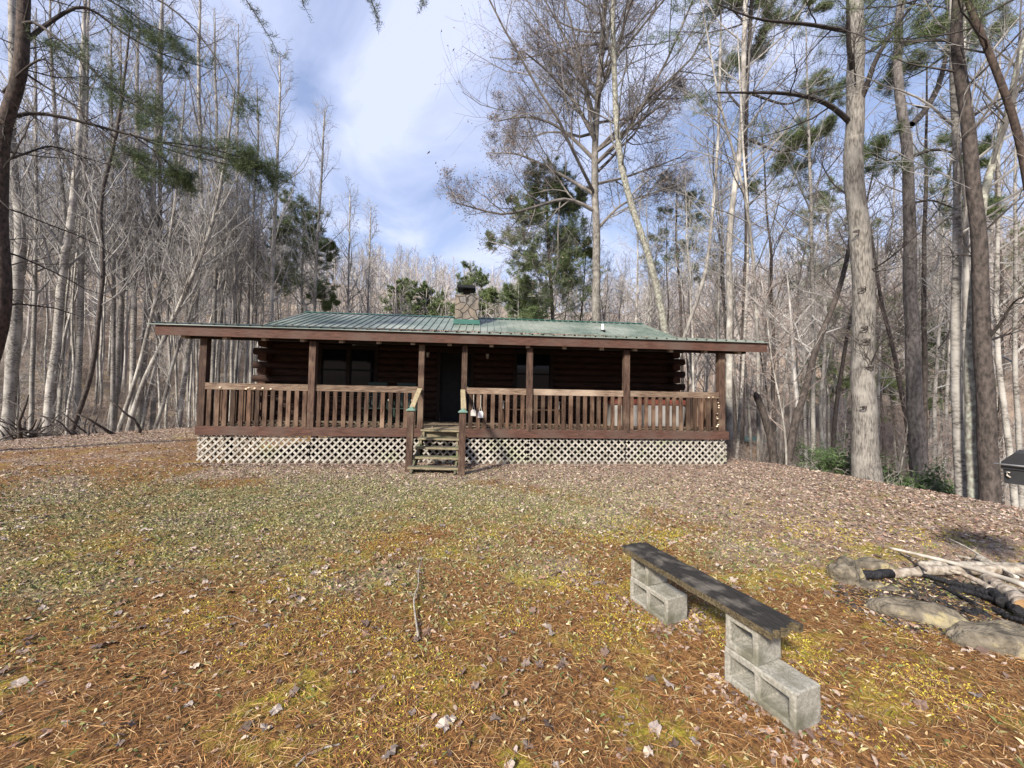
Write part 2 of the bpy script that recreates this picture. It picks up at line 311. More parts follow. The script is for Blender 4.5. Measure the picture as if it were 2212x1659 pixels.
def zones(x, y):
    """(leaf, grass, moss) weights of the ground cover at a place"""
    r = np.hypot(x*.9, y); out = sdist(x, y)
    nz = snoise(x, y, .9, 3)*.5+snoise(x, y, 2.3, 8)*.35+snoise(x, y, 5.2, 4)*.25; n2 = snoise(x, y, 1.35, 12)+.6*snoise(x, y, 3.7, 7)
    leaf = 1/(1+np.exp(-((y-7.2)+np.maximum(x+.5, 0)*.80-np.maximum(-x-7, 0)*.35+nz*1.8+n2*.7)*1.3)); leaf = np.maximum(leaf, 1/(1+np.exp(-(out+.8)*2)))
    leaf = np.where(x < -5.5, leaf*np.clip(.80+(out+3)*.2+.9*nz, .40, 1), leaf); leaf = np.maximum(leaf, (.22+.45*n2)*(y > 3.2)*(x < 2))
    grass = np.exp(-((x+1.8)**2/26+(y-5.7)**2/5.0))*1.15*np.clip(.80+.65*n2, .15, 1.25)+.55*np.clip(nz, 0, 1)*np.exp(-(y-4)**2/8)
    moss = np.clip(1.25-np.abs(y-2.4)*.22, 0, 1)*(1-.5*grass)+.35*(x < -5)*(y > 8)
    return np.clip(leaf, 0, 1), np.clip(grass, 0, 1), np.clip(moss, 0, 1)
zc = zones(V[:, 0], V[:, 1]); gcol = np.stack(zc, -1)
ground = fobj('ground', V, F, ground_mat(), cols=gcol, smooth=True); tag(ground, kind='structure')

# ------------------------------------------------------------------ ground cover (uncountable)
def rotmats(yaw, tx, ty):
    cy, sy = np.cos(yaw), np.sin(yaw); cx_, sx_ = np.cos(tx), np.sin(tx); c2, s2 = np.cos(ty), np.sin(ty); o = np.zeros_like(yaw); e = np.ones_like(yaw)
    Rz = np.stack([cy, -sy, o, sy, cy, o, o, o, e], -1).reshape(-1, 3, 3)
    Rx = np.stack([e, o, o, o, cx_, -sx_, o, sx_, cx_], -1).reshape(-1, 3, 3)
    Ry = np.stack([c2, o, s2, o, e, o, -s2, o, c2], -1).reshape(-1, 3, 3)
    return Rz @ Rx @ Ry
def scat(protoV, protoF, pos, R, sc, cols):
    N = len(pos); k = len(protoV)
    V = np.einsum('nij,kj->nki', R, protoV)*sc[:, None, None]+pos[:, None]
    F = (protoF[None]+(np.arange(N)*k)[:, None, None]).reshape(-1, protoF.shape[1])
    return V.reshape(-1, 3), F, np.repeat(cols, k, axis=0)
def in_view(x, y, m=1.35):
    dpt = x*fw[0]+y*fw[1]; lat = x*rt[0]+y*rt[1]
    return (dpt > .7) & (np.abs(lat) < dpt*m+1.2)
def footprint(x, y): return (x > -6.5) & (x < 6.4) & (y > 8.98) & (y < 21)
def sample(N, x0, x1, y0, y1, power=1.0):
    x = rng.uniform(x0, x1, N); y = y0+(y1-y0)*rng.random(N)**power
    k = in_view(x, y) & ~footprint(x, y); return x[k], y[k]
def leafproto(seed, lobes):
    r_ = random.Random(seed); m = 15 if lobes else 8; V = [(0, 0, .0)]; F = []
    curl = r_.uniform(.3, 1.1); fold = r_.uniform(-.7, .7); ph = r_.uniform(0, 6)
    for k in range(m):
        a = 2*math.pi*k/m; q = (1.0 if k % 3 == 0 else .72+.12*r_.random()) if lobes else (1-.35*abs(math.sin(a)))
        q *= r_.uniform(.62, 1.15); a += r_.uniform(-.12, .12); x, y = q*math.cos(a), q*math.sin(a)*.78
        V.append((x*.5, y*.5, curl*.22*(x*x)*math.cos(a+ph)+abs(y)*.25*fold+r_.uniform(-.13, .13)))
    for k in range(m): F.append((0, 1+k, 1+(k+1) % m))
    V = np.array(V); V[:, 2] -= V[:, 2].min()-.02; return V, np.array(F)
LC = np.array([(.36,.27,.215),(.27,.175,.135),(.42,.33,.27),(.14,.09,.07),(.37,.29,.25),(.31,.19,.13),(.47,.38,.31),(.19,.135,.11),(.23,.155,.125),(.11,.072,.058)])
def emit_leaves(name, label, batches):
    Vs, Fs, Cs = [], [], []; o = 0
    for (x, y, size, lob, pal) in batches:
        N = len(x)
        for s in range(6):
            sel = np.arange(N) % 6 == s
            if not sel.any(): continue
            pv, pf = leafproto(s+(20 if lob else 40), lob); n_ = sel.sum()
            z = TH(x[sel], y[sel]); pos = np.stack([x[sel], y[sel], z+.004], -1)
            R = rotmats(rng.uniform(0, 6.28, n_), rng.normal(0, .24, n_), rng.normal(0, .24, n_))
            c = pal[rng.integers(0, len(pal), n_)]*rng.uniform(.7, 1.25, (n_, 1))
            v, f_, cc = scat(pv, pf, pos, R, size*rng.uniform(.6, 1.35, n_), c)
            Vs.append(v); Fs.append(f_+o); Cs.append(cc); o += len(v)
    ob = fobj(name, np.concatenate(Vs), np.concatenate(Fs), M['leafc'], cols=np.concatenate(Cs)); return tag(ob, label, kind='stuff')
bt = []
x, y = sample(190000, -17, 11, 4, 22, 1.0); lf, gr, ms = zones(x, y); k = (rng.random(len(x)) < lf**1.3*np.clip(1.25-(y-6)*.04, .4, 1)) & (sdist(x, y) < 3); bt.append((x[k], y[k], .055, False, LC))
x, y = sample(42000, -9, 9, .9, 9); lf, gr, ms = zones(x, y); k = rng.random(len(x)) < (.10+.80*lf+.42*np.exp(-((x-1)**2+(y-5.4)**2)/9)); bt.append((x[k], y[k], .038, False, LC*1.0))
bx_ = np.concatenate([rng.normal(0, .09, (90, 2))+c_ for c_ in ((1.36,2.0),(1.5,1.72),(1.74,1.86),(1.16,2.9),(1.30,2.58),(1.55,2.72),(3.0,2.55),(3.3,2.35),(3.2,3.1),(3.5,3.3))]); bt.append((bx_[:, 0], bx_[:, 1], .042, False, LC*.9))
x = rng.uniform(-6.3, 6.3, 3600); y = 8.97-np.abs(rng.normal(0, .16, 3600)); bt.append((x, y, .055, False, LC*.85))
emit_leaves('leaf_litter', 'dense carpet of small dry pinkish brown leaves over the yard, thickest by the cabin', bt)
x, y = sample(5200, -9, 9.5, .9, 10); lf, gr, ms = zones(x, y); k = rng.random(len(x)) < .38+.3*lf*(x > 0)+.3*snoise(x, y, 1.9, 6)+.35*np.exp(-(y-3.6)**2/1.6); 
LG = np.array([(.25,.205,.18),(.18,.135,.11),(.32,.265,.225),(.11,.075,.058),(.24,.15,.10),(.37,.30,.24),(.15,.10,.08)])
emit_leaves('fallen_leaves', 'larger curled grey brown leaves scattered over the lawn', [(x[k], y[k], .066, True, LG)])
# pine needles
def strips(name, label, x, y, ln, wd, pal, tiltmax, lift, mat_, taper=.4, dirbias=None):
    N = len(x); pv = np.array([(-.5,-.5,0),(.0,-.5,.06),(.5,-.5*taper,0),(.5,.5*taper,0),(0,.5,.06),(-.5,.5,0)]); pf = np.array([(0,1,4,5),(1,2,3,4)])
    yaw = rng.uniform(0, 6.28, N) if dirbias is None else rng.normal(dirbias, .8, N)
    R = rotmats(yaw, rng.normal(0, .3, N), rng.uniform(-tiltmax, tiltmax, N))
    S = np.stack([ln*rng.uniform(.6, 1.3, N), np.full(N, wd)*rng.uniform(.7, 1.3, N), ln*rng.uniform(-.5, 1.5, N)], -1)
    P = np.einsum('nij,nkj->nki', R, pv[None]*S[:, None]); z = TH(x, y)+lift*rng.random(N)+.003
    V = P+np.stack([x, y, z], -1)[:, None]; F = (pf[None]+(np.arange(N)*6)[:, None, None]).reshape(-1, 4)
    c = pal[rng.integers(0, len(pal), N)]*rng.uniform(.7, 1.3, (N, 1))
    ob = fobj(name, V.reshape(-1, 3), F, mat_, cols=np.repeat(c, 6, 0)); return tag(ob, label, kind='stuff')
NC = np.array([(.38,.185,.060),(.26,.115,.040),(.46,.285,.12),(.12,.05,.022),(.50,.335,.17),(.31,.15,.06),(.085,.040,.020),(.19,.085,.035)])
x, y = sample(270000, -8, 7, .8, 6.5, 1.4); lf, gr, ms = zones(x, y); k = rng.random(len(x)) < np.clip(1.15-gr*.9-lf*.8, .05, 1)
x1, y1 = sample(60000, -15, -2, 4, 18); k1 = rng.random(len(x1)) < .8*(1-zones(x1, y1)[1]); x = np.r_[x[k], x1[k1]]; y = np.r_[y[k], y1[k1]]
strips('pine_needle_litter', 'rust orange pine needles matted over the front of the yard', x, y, .076, .0021, NC, .12, .012, M['grassc'])
GC = np.array([(.17,.19,.07),(.12,.155,.05),(.32,.29,.15),(.44,.38,.22),(.09,.115,.04),(.27,.25,.12),(.38,.33,.19),(.20,.145,.08),(.14,.17,.06)])
def blades(name, label, x, y, h, wd, pal):
    N = len(x); z = TH(x, y); a = rng.uniform(0, 6.28, N); lean = rng.uniform(.2, 1.1, N)*h; la = rng.uniform(0, 6.28, N); hh = h*rng.uniform(.4, 1.1, N)
    b0 = np.stack([x-np.cos(a)*wd/2, y-np.sin(a)*wd/2, z-.004], -1); b1 = np.stack([x+np.cos(a)*wd/2, y+np.sin(a)*wd/2, z-.004], -1)
    m_ = np.stack([x+np.cos(la)*lean*.4, y+np.sin(la)*lean*.4, z+hh*.7], -1); t_ = np.stack([x+np.cos(la)*lean*1.2, y+np.sin(la)*lean*1.2, z+hh*.8], -1)
    V = np.stack([b0, b1, m_, t_], 1).reshape(-1, 3); i = np.arange(N)*4; F = np.concatenate([np.stack([i, i+1, i+2], -1), np.stack([i+1, i+3, i+2], -1)])
    c = pal[rng.integers(0, len(pal), N)]*rng.uniform(.7, 1.3, (N, 1)); ob = fobj(name, V, F, M['grassc'], cols=np.repeat(c, 4, 0)); return tag(ob, label, kind='stuff')
x, y = sample(300000, -9, 8, 1.2, 8.8, 1.1); lf, gr, ms = zones(x, y); k = rng.random(len(x)) < np.clip(gr*1.1+.04, 0, 1)*(1-.55*lf)
blades('grass', 'thin olive and straw coloured winter grass in the middle of the lawn', x[k], y[k], .034, .0045, GC)
MC = np.array([(.50,.40,.05),(.40,.34,.045),(.58,.48,.08),(.33,.30,.045)])
x, y = sample(260000, -6.5, 6, .8, 5.5, 1.3); q = snoise(x, y, 2.6, 4)+.7*snoise(x, y, 6.1, 9); k = (rng.random(len(x)) < np.clip((q-.12)*2.4, 0, 1)*zones(x, y)[2])
blades('moss', 'yellow green moss patches among the orange needles', x[k], y[k], .015, .007, MC)
SC = np.array([(.56,.40,.21),(.64,.50,.30),(.48,.32,.16)])
x, y = sample(5200, -6, 6, .8, 5.5, 1.1); strips('seed_litter', 'small pale winged seeds sprinkled over the near ground', x, y, .024, .0065, SC, .3, .012, M['grassc'], taper=.5)

# ------------------------------------------------------------------ trees
dist_big = [False]
def grow(P, R, n, t0, t1, ang, lenf, npts, wig, up, rr=.55, rmin=.004, tpow=1.0, rscale=1.0, seed=None):
    """children of a batch of branches. P (N,m,3), R (N,m); returns child arrays"""
    N, m, _ = P.shape; K = N*n; pi_ = np.repeat(np.arange(N), n)
    t = t0+(t1-t0)*(((np.tile(np.arange(n), N)+rng.random(K))/n)**tpow)
    f_ = t*(m-1); i0 = np.minimum(f_.astype(int), m-2); fr = (f_-i0)[:, None]
    S = P[pi_, i0]*(1-fr)+P[pi_, i0+1]*fr; T = P[pi_, i0+1]-P[pi_, i0]; T /= np.linalg.norm(T, axis=1, keepdims=True)+1e-9
    r0 = (R[pi_, i0]*(1-fr[:, 0])+R[pi_, i0+1]*fr[:, 0])
    rv = rng.normal(size=(K, 3)); rv -= (rv*T).sum(1, keepdims=True)*T; rv /= np.linalg.norm(rv, axis=1, keepdims=True)+1e-9
    a = ang*rng.uniform(.7, 1.3, K)[:, None]; D = T*np.cos(a)+rv*np.sin(a)
    plen = np.linalg.norm(np.diff(P, axis=1), axis=2).sum(1)[pi_]
    L = lenf(t, plen)*rng.uniform(.65, 1.25, K); st = (L/(npts-1))[:, None]
    pts = [S]; d = D
    for k in range(npts-1):
        d = d+rng.normal(size=(K, 3))*wig+np.array([0, 0, up]); d /= np.linalg.norm(d, axis=1, keepdims=True); pts.append(pts[-1]+d*st)
    P2 = np.stack(pts, 1); rb = np.maximum(np.minimum(r0*rr*rscale, L*(.012 if dist_big[0] else .0095)+.003), rmin)
    R2 = np.maximum(rb[:, None]*np.linspace(1, .3, npts)[None], rmin*.6)
    return P2, R2, pi_
def resample(pts, n):
    pts = np.asarray(pts, float); s = np.r_[0, np.cumsum(np.linalg.norm(np.diff(pts, axis=0), axis=1))]; t = np.linspace(0, s[-1], n)
    q = np.stack([np.interp(t, s, pts[:, i]) for i in range(3)], -1)
    for _ in range(2): q[1:-1] = q[1:-1]*.5+(q[:-2]+q[2:])*.25
    return q
def needles(P, k, ln, wd, spread=.9):
    """k needles at each point P (N,3) -> triangles"""
    N = len(P); D = rng.normal(size=(N, k, 3)); D[..., 2] = D[..., 2]*.6+.35; D /= np.linalg.norm(D, axis=2, keepdims=True)
    L = ln*rng.uniform(.6, 1.2, (N, k, 1)); S = np.cross(D, rng.normal(size=(N, k, 3))); S /= np.linalg.norm(S, axis=2, keepdims=True)
    O = P[:, None]+rng.normal(size=(N, k, 3))*ln*.25*spread
    V = np.stack([O-S*wd/2, O+S*wd/2, O+D*L], 2).reshape(-1, 3); return V, np.arange(N*k*3).reshape(-1, 3)
STY = dict(
 poplar=dict(t0=.52, n1=30, a1=.70, l1=lambda t, p: p*.20*(1.15-t)+.5, up1=.12, n2=6, l2=.42, n3=3, l3=.45, n4=0),
 oak=dict(t0=.30, n1=30, a1=1.0, l1=lambda t, p: p*.46*(1.2-t)+1.2, up1=.05, n2=8, l2=.50, n3=7, l3=.42, n4=4),
 wood=dict(t0=.35, n1=20, a1=.95, l1=lambda t, p: p*.26*(1.1-t)+.8, up1=.05, n2=6, l2=.5, n3=5, l3=.45, n4=0),
 pine=dict(t0=.45, n1=24, a1=1.3, l1=lambda t, p: p*.24*(1.15-t)+.7, up1=.04, n2=8, l2=.40, n3=5, l3=.4, n4=0),
 sap=dict(t0=.2, n1=18, a1=.8, l1=lambda t, p: p*.28*(1.1-t)+.3, up1=.06, n2=5, l2=.5, n3=3, l3=.5, n4=0))
def tree_mesh(tp, tr, sty, dist, limbs=(), nfrac=1.0, bark='grey', twig='twig', leafy=False, needle='needle', t0=None, wide=1.0, origin=None, dens=1.0):
    """returns trunk mesh and crown mesh, coordinates relative to origin"""
    s = STY[sty]; o = origin if origin is not None else tp[0]; rmin = max(.0035, dist*.00028)*wide
    sides = 14 if dist < 12 else (10 if dist < 24 else 7)
    V, F = tubes(tp[None], tr[None], sides); tm = fmesh('trunk', V-o, F, M[bark], smooth=True)
    Vs, Fs, q = [], [], 0; mi = []
    def put(P, R, sd):
        nonlocal q
        v, f_ = tubes(P, R, sd); Vs.append(v); Fs.append(f_+q); q += len(v)
    t0_ = s['t0'] if t0 is None else t0; dist_big[0] = sty == 'oak'
    n1 = int(s['n1']*nfrac)
    P1, R1, _ = grow(tp[None], tr[None], n1, t0_, .985, s['a1'], s['l1'], 9, .10, s['up1'], rr=.50, rmin=rmin*1.5)
    if limbs:
        LP = np.stack([l[0] for l in limbs]); LR = np.stack([l[1] for l in limbs]); put(LP, LR, 7)
        P1b, R1b, _ = grow(LP, LR, 13 if sty == 'oak' else 7, .12, .98, .8, lambda t, p: p*(.46 if sty == 'oak' else .34)*(1.2-t)+.3, 9, .12, .05, rr=.5, rmin=rmin*1.3)
        P1 = np.concatenate([P1, P1b]); R1 = np.concatenate([R1, R1b])
    put(P1, R1, 5 if dist < 24 else 4)
    P2, R2, _ = grow(P1, R1, max(2, int(s['n2']*dens)), .15, .98, .8, lambda t, p: p*s['l2']*(1.15-.6*t), 7, .14, .06, rr=.55, rmin=rmin*1.15); put(P2, R2, 3)
    P3, R3, _ = grow(P2, R2, s['n3'], .2, .98, .75, lambda t, p: p*s['l3']*1.1+.08, 4, .16, .05, rr=.6, rmin=rmin); put(P3, R3, 3)
    tips = P3
    if s['n4']:
        P4, R4, _ = grow(P3, R3, s['n4'], .2, 1, .7, lambda t, p: p*.55+.06, 3, .15, .03, rr=.7, rmin=rmin*.9); put(P4, R4, 3); tips = P4
    Va = np.concatenate(Vs); Fa = np.concatenate(Fs); fl = [Fa]; mats_ = [M[twig]]; mi = np.zeros(len(Fa), int)
    if leafy:
        pt = tips[:, -1]; pt = pt[rng.random(len(pt)) < .45]; pt = pt+rng.normal(size=pt.shape)*.04
        v, f_ = needles(pt, 1, .09, .055, .6); fl.append(f_+len(Va)); Va = np.concatenate([Va, v]); mats_.append(M['deadleaf']); mi = np.r_[mi, np.ones(len(f_), int)]
    if sty == 'pine':
        pt = np.concatenate([P3[:, 1:].reshape(-1, 3), P2[:, 4:].reshape(-1, 3)])
        v, f_ = needles(pt, 10, .13 if dist < 14 else .17, max(.0055, dist*.0009)); fl.append(f_+len(Va)); Va = np.concatenate([Va, v]); mats_.append(M[needle]); mi = np.r_[mi, np.ones(len(f_), int)]
    cm = fmesh('crown', Va-o, fl, mats_, midx=mi)
    return tm, cm
def plant(name, tm, cm, loc, label, cat='tree', group=None, rot=0.0, sc=1.0, hs=None):
    e = empty(name, loc, label, cat, group); e.rotation_euler = (0, 0, rot); e.scale = (sc if hs is None else hs, sc if hs is None else hs, sc)
    for nm, me in (('trunk', tm), ('crown', cm)): link(bpy.data.objects.new(nm, me), e)
    return e
def px_tree(name, label, poly, d, w0, w1, sty, bark='grey', top=2.0, limbs=(), group=None, dd=0.0, base=None, flare=1.35, **k):
    """a tree standing at depth d whose stem follows the given picture points (bottom first)"""
    pts = [dp(u, v, d+dd*i) for i, (u, v) in enumerate(poly)]
    b = pts[0].copy(); zt = th(b[0], b[1])
    if b[2] > zt+.15:
        dr = pts[0]-pts[1]; dr = dr/abs(dr[2]); b = pts[0]+np.array([dr[0]*.3, dr[1]*.3, -1])*(pts[0][2]-zt+.25); pts = [b]+pts
    else: pts[0][2] = zt-.15
    e = pts[-1]-pts[-2]; e /= np.linalg.norm(e); e = e*.6+np.array([0, 0, .4]); pts.append(pts[-1]+e*top)
    tp = resample(pts, 26); tt = np.linspace(0, 1, 26); w0 = w0*(.86 if d > 12 else .94); w1 = w1*(.86 if d > 12 else .94); r0 = w0*d/FPX/2; r1 = w1*d/FPX/2
    tp[1:-1] += np.stack([snoise(tp[1:-1, 2], 0*tp[1:-1, 0], 1.1, d), snoise(tp[1:-1, 2], 0*tp[1:-1, 0], 1.3, d+9), 0*tp[1:-1, 0]], -1)*r0*.22
    tfrac = 1-top/max(4, np.linalg.norm(tp[-1]-tp[0]))
    tr = np.interp(tt, [0, tfrac, 1], [r0, r1, max(.015, r1*.35)]); tr *= 1+(flare-1)*np.exp(-tt*26)
    LL = []
    for (lp, lw, dz) in limbs:
        lq = resample([dp(u, v, d+dz*i/(len(lp)-1)) for i, (u, v) in enumerate(lp)], 14); rr_ = lw*d/FPX/2; LL.append((lq, np.linspace(rr_, rr_*.25, 14)))
    o = np.array([tp[0][0], tp[0][1], zt])
    tm, cm = tree_mesh(tp, tr, sty, d, limbs=LL, bark=bark, origin=o, **k)
    return plant(name, tm, cm, o, label, group=group)
exec_trees = []
GL = 'pale slender trees along the left edge of the yard'
# left side, each stem read off the photograph
LT = [
 ([(15,930),(34,671),(45,520),(42,463),(26,369),(22,240),(30,120),(26,0)],16.5,24,15,'birch','thick pale bent tree with dark blotches, second trunk from the left edge',1),
 ([(68,900),(72,746),(77,595),(79,369),(76,200)],18,10,6,'birch','thin straight pale tree between the two thickest trees at far left',4),
 ([(103,925),(106,879),(121,746),(132,633),(149,490),(172,330),(178,150)],17.2,20,12,'birch','thick pale tree with forked stem above the pile of dead roots at left',4),
 ([(166,905),(170,822),(176,595),(185,369),(186,220),(190,60)],18,15,7,'birch','straight pale tree right of the forked tree at left',3),
 ([(151,938),(166,897),(200,810),(211,709),(226,565),(217,527),(215,407),(234,369),(250,300),(262,220)],16,11,7,'brownbark','dark crooked thin tree with black bark at left',4),
 ([(243,928),(246,690),(246,500),(243,369),(240,200)],18.5,10,6,'birch','thin upright pale tree just right of the dark crooked tree',4),
 ([(241,924),(250,860),(266,600),(271,369),(262,200)],19,12,6,'birch','pale tree leaning slightly right with smooth bark, ninth from the left edge',4),
 ([(283,924),(287,822),(291,595),(296,369),(296,200)],19,14,8,'birch','straight thick pale tree in the middle of the left grove',4),
 ([(300,920),(306,822),(317,709),(327,520),(332,369),(342,240),(346,100)],19.5,15,9,'birch','tall straight pale tree left of the leaning stems',4),
 ([(329,916),(336,800),(342,709),(346,369),(348,180)],20,11,7,'birch','slim pale tree standing behind the crossing leaning stems',4),
 ([(257,920),(295,822),(302,784),(325,690),(359,565),(385,388),(392,300)],17.5,10,5,'grey','leaning slim grey tree, left one of the leaning pair beside the cabin roof',3),
 ([(276,924),(310,822),(347,746),(397,641),(438,550),(472,433),(490,330)],17,12,7,'grey','long leaning tree that passes just left of the porch roof end',3),
 ([(306,920),(322,850),(345,760),(385,650),(420,560),(450,480)],18,8,5,'birch','thin leaning tree close under the long leaning tree',3),
 ([(336,916),(352,880),(355,871),(378,765),(408,690),(434,580),(444,500)],18,9,5,'grey','kinked thin tree leaning right behind the porch roof end',3),
 ([(385,924),(397,822),(423,671),(438,520),(434,369),(430,220),(430,100)],18.5,12,7,'birch','pale tree seen right beside the left porch post',4),
 ([(455,925),(463,709),(468,482),(468,260),(464,140)],20,10,5,'birch','slim pale tree seen through the gap beside the left porch post',3),
 ([(497,930),(506,600),(512,369),(514,200),(514,130)],21,9,4,'birch','slim pale tree with a narrow pointed crown left of the tall spreading one',2),
 ([(578,900),(584,680),(591,520),(598,370),(604,230),(604,150)],21,13,4,'birch','tall bare tree with wide open crown against the sky left of the roof',1.0),
 ([(540,900),(546,600),(548,420),(560,300),(556,230)],22,8,4,'grey','thin bare tree close beside the wide open crown left of the roof',1.5),
 ([(680,900),(680,640),(690,450),(698,330),(700,262)],24,9,4,'grey','bare tree with narrow twiggy crown above the left roof slope',.8),
 ([(748,900),(752,660),(754,540),(756,430)],30,8,3,'grey','small pointed bare tree, left one of the two nearest the sky gap',.8),
 ([(792,900),(795,650),(799,540),(801,465)],32,7,3,'grey','small pointed bare tree, right one of the two nearest the sky gap',.8),
]
for i, (poly, d, w0, w1, bk, lab, top) in enumerate(LT):
    narrow = poly[-1][1] > 100
    px_tree('poplar_tree', lab, poly, d, w0, w1, 'poplar', bark=bk, top=top, t0=.34 if narrow else .42, nfrac=1.5 if narrow else 1.0, flare=1.2)
# second stem of the forked tree is its own pale stem
px_tree('poplar_tree', 'pale stem that forks off low and rises left of the thick forked tree', [(118,800),(132,633),(142,480),(130,369),(118,250),(110,120)], 17.6, 12, 7, 'poplar', bark='birch', top=4, flare=1.0)
# right side
R1L = [([(1284,455),(1223,422),(1180,441),(1121,456),(1087,469),(1030,450),(975,436)],9,-2.0),
       ([(1284,345),(1240,300),(1190,262),(1130,250),(1075,262)],9,1.5), ([(1284,300),(1240,215),(1180,150),(1130,110)],9,-1.5),
       ([(1286,260),(1250,140),(1200,40),(1160,-30)],9,1), ([(1284,330),(1340,290),(1400,250),(1470,190)],9,-1.5), ([(1286,250),(1300,120),(1330,0),(1350,-80)],9,0),
       ([(1284,420),(1200,370),(1120,330),(1050,330)],8,2.5), ([(1286,500),(1340,440),(1400,420),(1470,400)],7,1.5)]
px_tree('oak_tree', 'tallest spreading bare tree behind the roof right of the chimney, brown leaves clinging', [(1288,900),(1288,690),(1288,507),(1284,380),(1286,253),(1300,120),(1306,0)], 20, 24, 12, 'oak', bark='bigbark', top=3, limbs=R1L, twig='twigmid', leafy=True, nfrac=1.0, t0=.48)
px_tree('broken_tree', 'leaning grey tree with a black scar behind the right half of the roof', [(1450,900),(1438,700),(1408,570),(1370,465),(1345,380),(1332,296),(1326,120),(1324,0)], 18, 20, 12, 'wood', bark='lichen', top=3, t0=.5)
px_tree('curved_tree', 'thin curved pale tree rising from behind the right roof slope', [(1440,900),(1476,722),(1495,680),(1527,591),(1543,422),(1552,296),(1556,120)], 15, 10, 6, 'wood', bark='grey', top=3, t0=.45)
px_tree('maple_tree', 'straight grey tree just right of the porch roof end, reaching the top edge', [(1575,970),(1576,730),(1575,516),(1586,401),(1603,296),(1610,0)], 13.5, 17, 11, 'wood', bark='grey', top=3, t0=.5)
R5L = [([(1616,250),(1560,190),(1600,120),(1660,90)],5,1), ([(1616,300),(1680,330),(1728,320),(1790,290)],6,-1), ([(1616,200),(1700,230),(1760,200),(1800,190)],6,1), ([(1620,120),(1660,60),(1720,30),(1760,20)],5,-1), ([(1620,60),(1580,20),(1600,-40)],5,1),([(1612,450),(1660,400),(1700,350),(1740,320)],4,.5)]
px_tree('pine_tree', 'tall pine with loose green tufts rising right behind the porch roof end', [(1601,975),(1604,750),(1608,664),(1616,480),(1608,360),(1614,160),(1624,0)], 14.5, 13, 9, 'pine', bark='brownbark', top=3.5, t0=.80, limbs=R5L, nfrac=.7, twig='twigdark')
px_tree('birch_tree', 'thin white barked tree beside the right end of the deck', [(1592,972),(1601,871),(1614,623),(1618,480),(1606,330)], 12.5, 8, 5, 'wood', bark='birch', top=4, t0=.4, nfrac=.7)
px_tree('birch_tree', 'thin pale tree, second right of the deck end', [(1640,978),(1639,871),(1635,694),(1626,516),(1600,380),(1560,250)], 12, 9, 5, 'wood', bark='grey', top=4, t0=.4, nfrac=.7)
px_tree('broken_tree', 'short leaning brown trunk with a broken top right of the deck', [(1671,984),(1662,930),(1648,889),(1634,858)], 11, 18, 14, 'sap', bark='brownbark', top=.15, t0=.9, nfrac=.1, flare=1.1)
px_tree('forked_tree', 'dark leaning tree that forks upward right of the broken trunk', [(1702,985),(1722,889),(1747,818),(1761,747),(1804,658),(1830,560)], 10.8, 18, 9, 'wood', bark='brownbark', top=3, t0=.35, limbs=[([(1724,889),(1715,800),(1710,700),(1700,590)],9,.6)])
px_tree('birch_tree', 'white barked tree standing right behind the leaning forked tree', [(1758,975),(1756,820),(1756,676),(1754,500),(1748,330)], 12, 10, 6, 'wood', bark='birch', top=4, t0=.45, nfrac=.7)
R11L = [([(1836,265),(1795,225),(1748,208),(1688,200),(1628,200),(1548,200)],11,-1.2), ([(1838,68),(1800,62),(1748,52),(1688,48),(1628,42),(1548,8)],9,-1.0),
        ([(1848,240),(1872,190),(1888,132),(1948,40),(1988,-10)],13,-1), ([(1846,165),(1834,110),(1832,40),(1830,-40)],12,-.8), ([(1856,600),(1920,560),(1990,500)],5,-1), ([(1850,430),(1800,400),(1760,330)],4,.5), ([(1868,820),(1900,740),(1960,700)],4,-1)]
px_tree('giant_poplar', 'thickest grey trunk with eye shaped knots at right, dark limbs arching left', [(1868,1012),(1870,940),(1868,836),(1864,729),(1862,640),(1848,400),(1846,240),(1844,0)], 9.4, 48, 30, 'wood', bark='bigbark', top=3, t0=.62, limbs=R11L, nfrac=.4, flare=1.6, twig='twigdark')
R12L = [([(1968,270),(1988,256),(2028,192),(2052,80),(2044,0)],14,.6), ([(1966,320),(1920,350),(1880,330)],5,-.5), ([(1966,440),(2010,430),(2060,450),(2110,466)],5,-.8), ([(1966,340),(2020,320),(2080,335),(2130,360)],7,-.7),([(1940,100),(1990,90),(2040,60)],6,-.6),([(2040,120),(2000,150),(1960,170),(1930,170)],5,.6),([(2050,60),(2100,80),(2150,60)],5,.6)]
px_tree('pine_tree', 'reddish grey pine trunk forking high up, right of the thickest trunk', [(1987,1015),(1975,871),(1968,694),(1966,640),(1964,440),(1956,280),(1948,220),(1934,160),(1936,80),(1948,0)], 10.2, 32, 14, 'pine', bark='pinegrey', top=3, t0=.74, limbs=R12L, nfrac=.8, flare=1.15, twig='twigdark', dens=.7)
px_tree('young_pine', 'thin dark trunk close behind the forked pine', [(1999,1010),(1998,860),(1996,729),(1996,560),(2000,420)], 11.5, 12, 7, 'wood', bark='brownbark', top=4, t0=.4, nfrac=.6)
px_tree('beech_tree', 'smooth pale grey trunk standing left of the lichened trunk', [(2075,1056),(2068,860),(2064,552),(2070,400),(2062,200)], 7.5, 20, 12, 'wood', bark='birch', top=4, t0=.45, nfrac=.8)
px_tree('beech_tree', 'second smooth trunk close behind the lichened trunk', [(2092,1060),(2088,800),(2085,600),(2086,420)], 7.9, 14, 9, 'wood', bark='grey', top=5, t0=.45, nfrac=.6)
px_tree('lichened_tree', 'trunk with pale green lichen patches beside the darkest trunk', [(2105,1066),(2101,900),(2100,780),(2106,600),(2112,470),(2140,360),(2180,250)], 7.2, 26, 12, 'wood', bark='lichen', top=4, t0=.5, nfrac=.7)
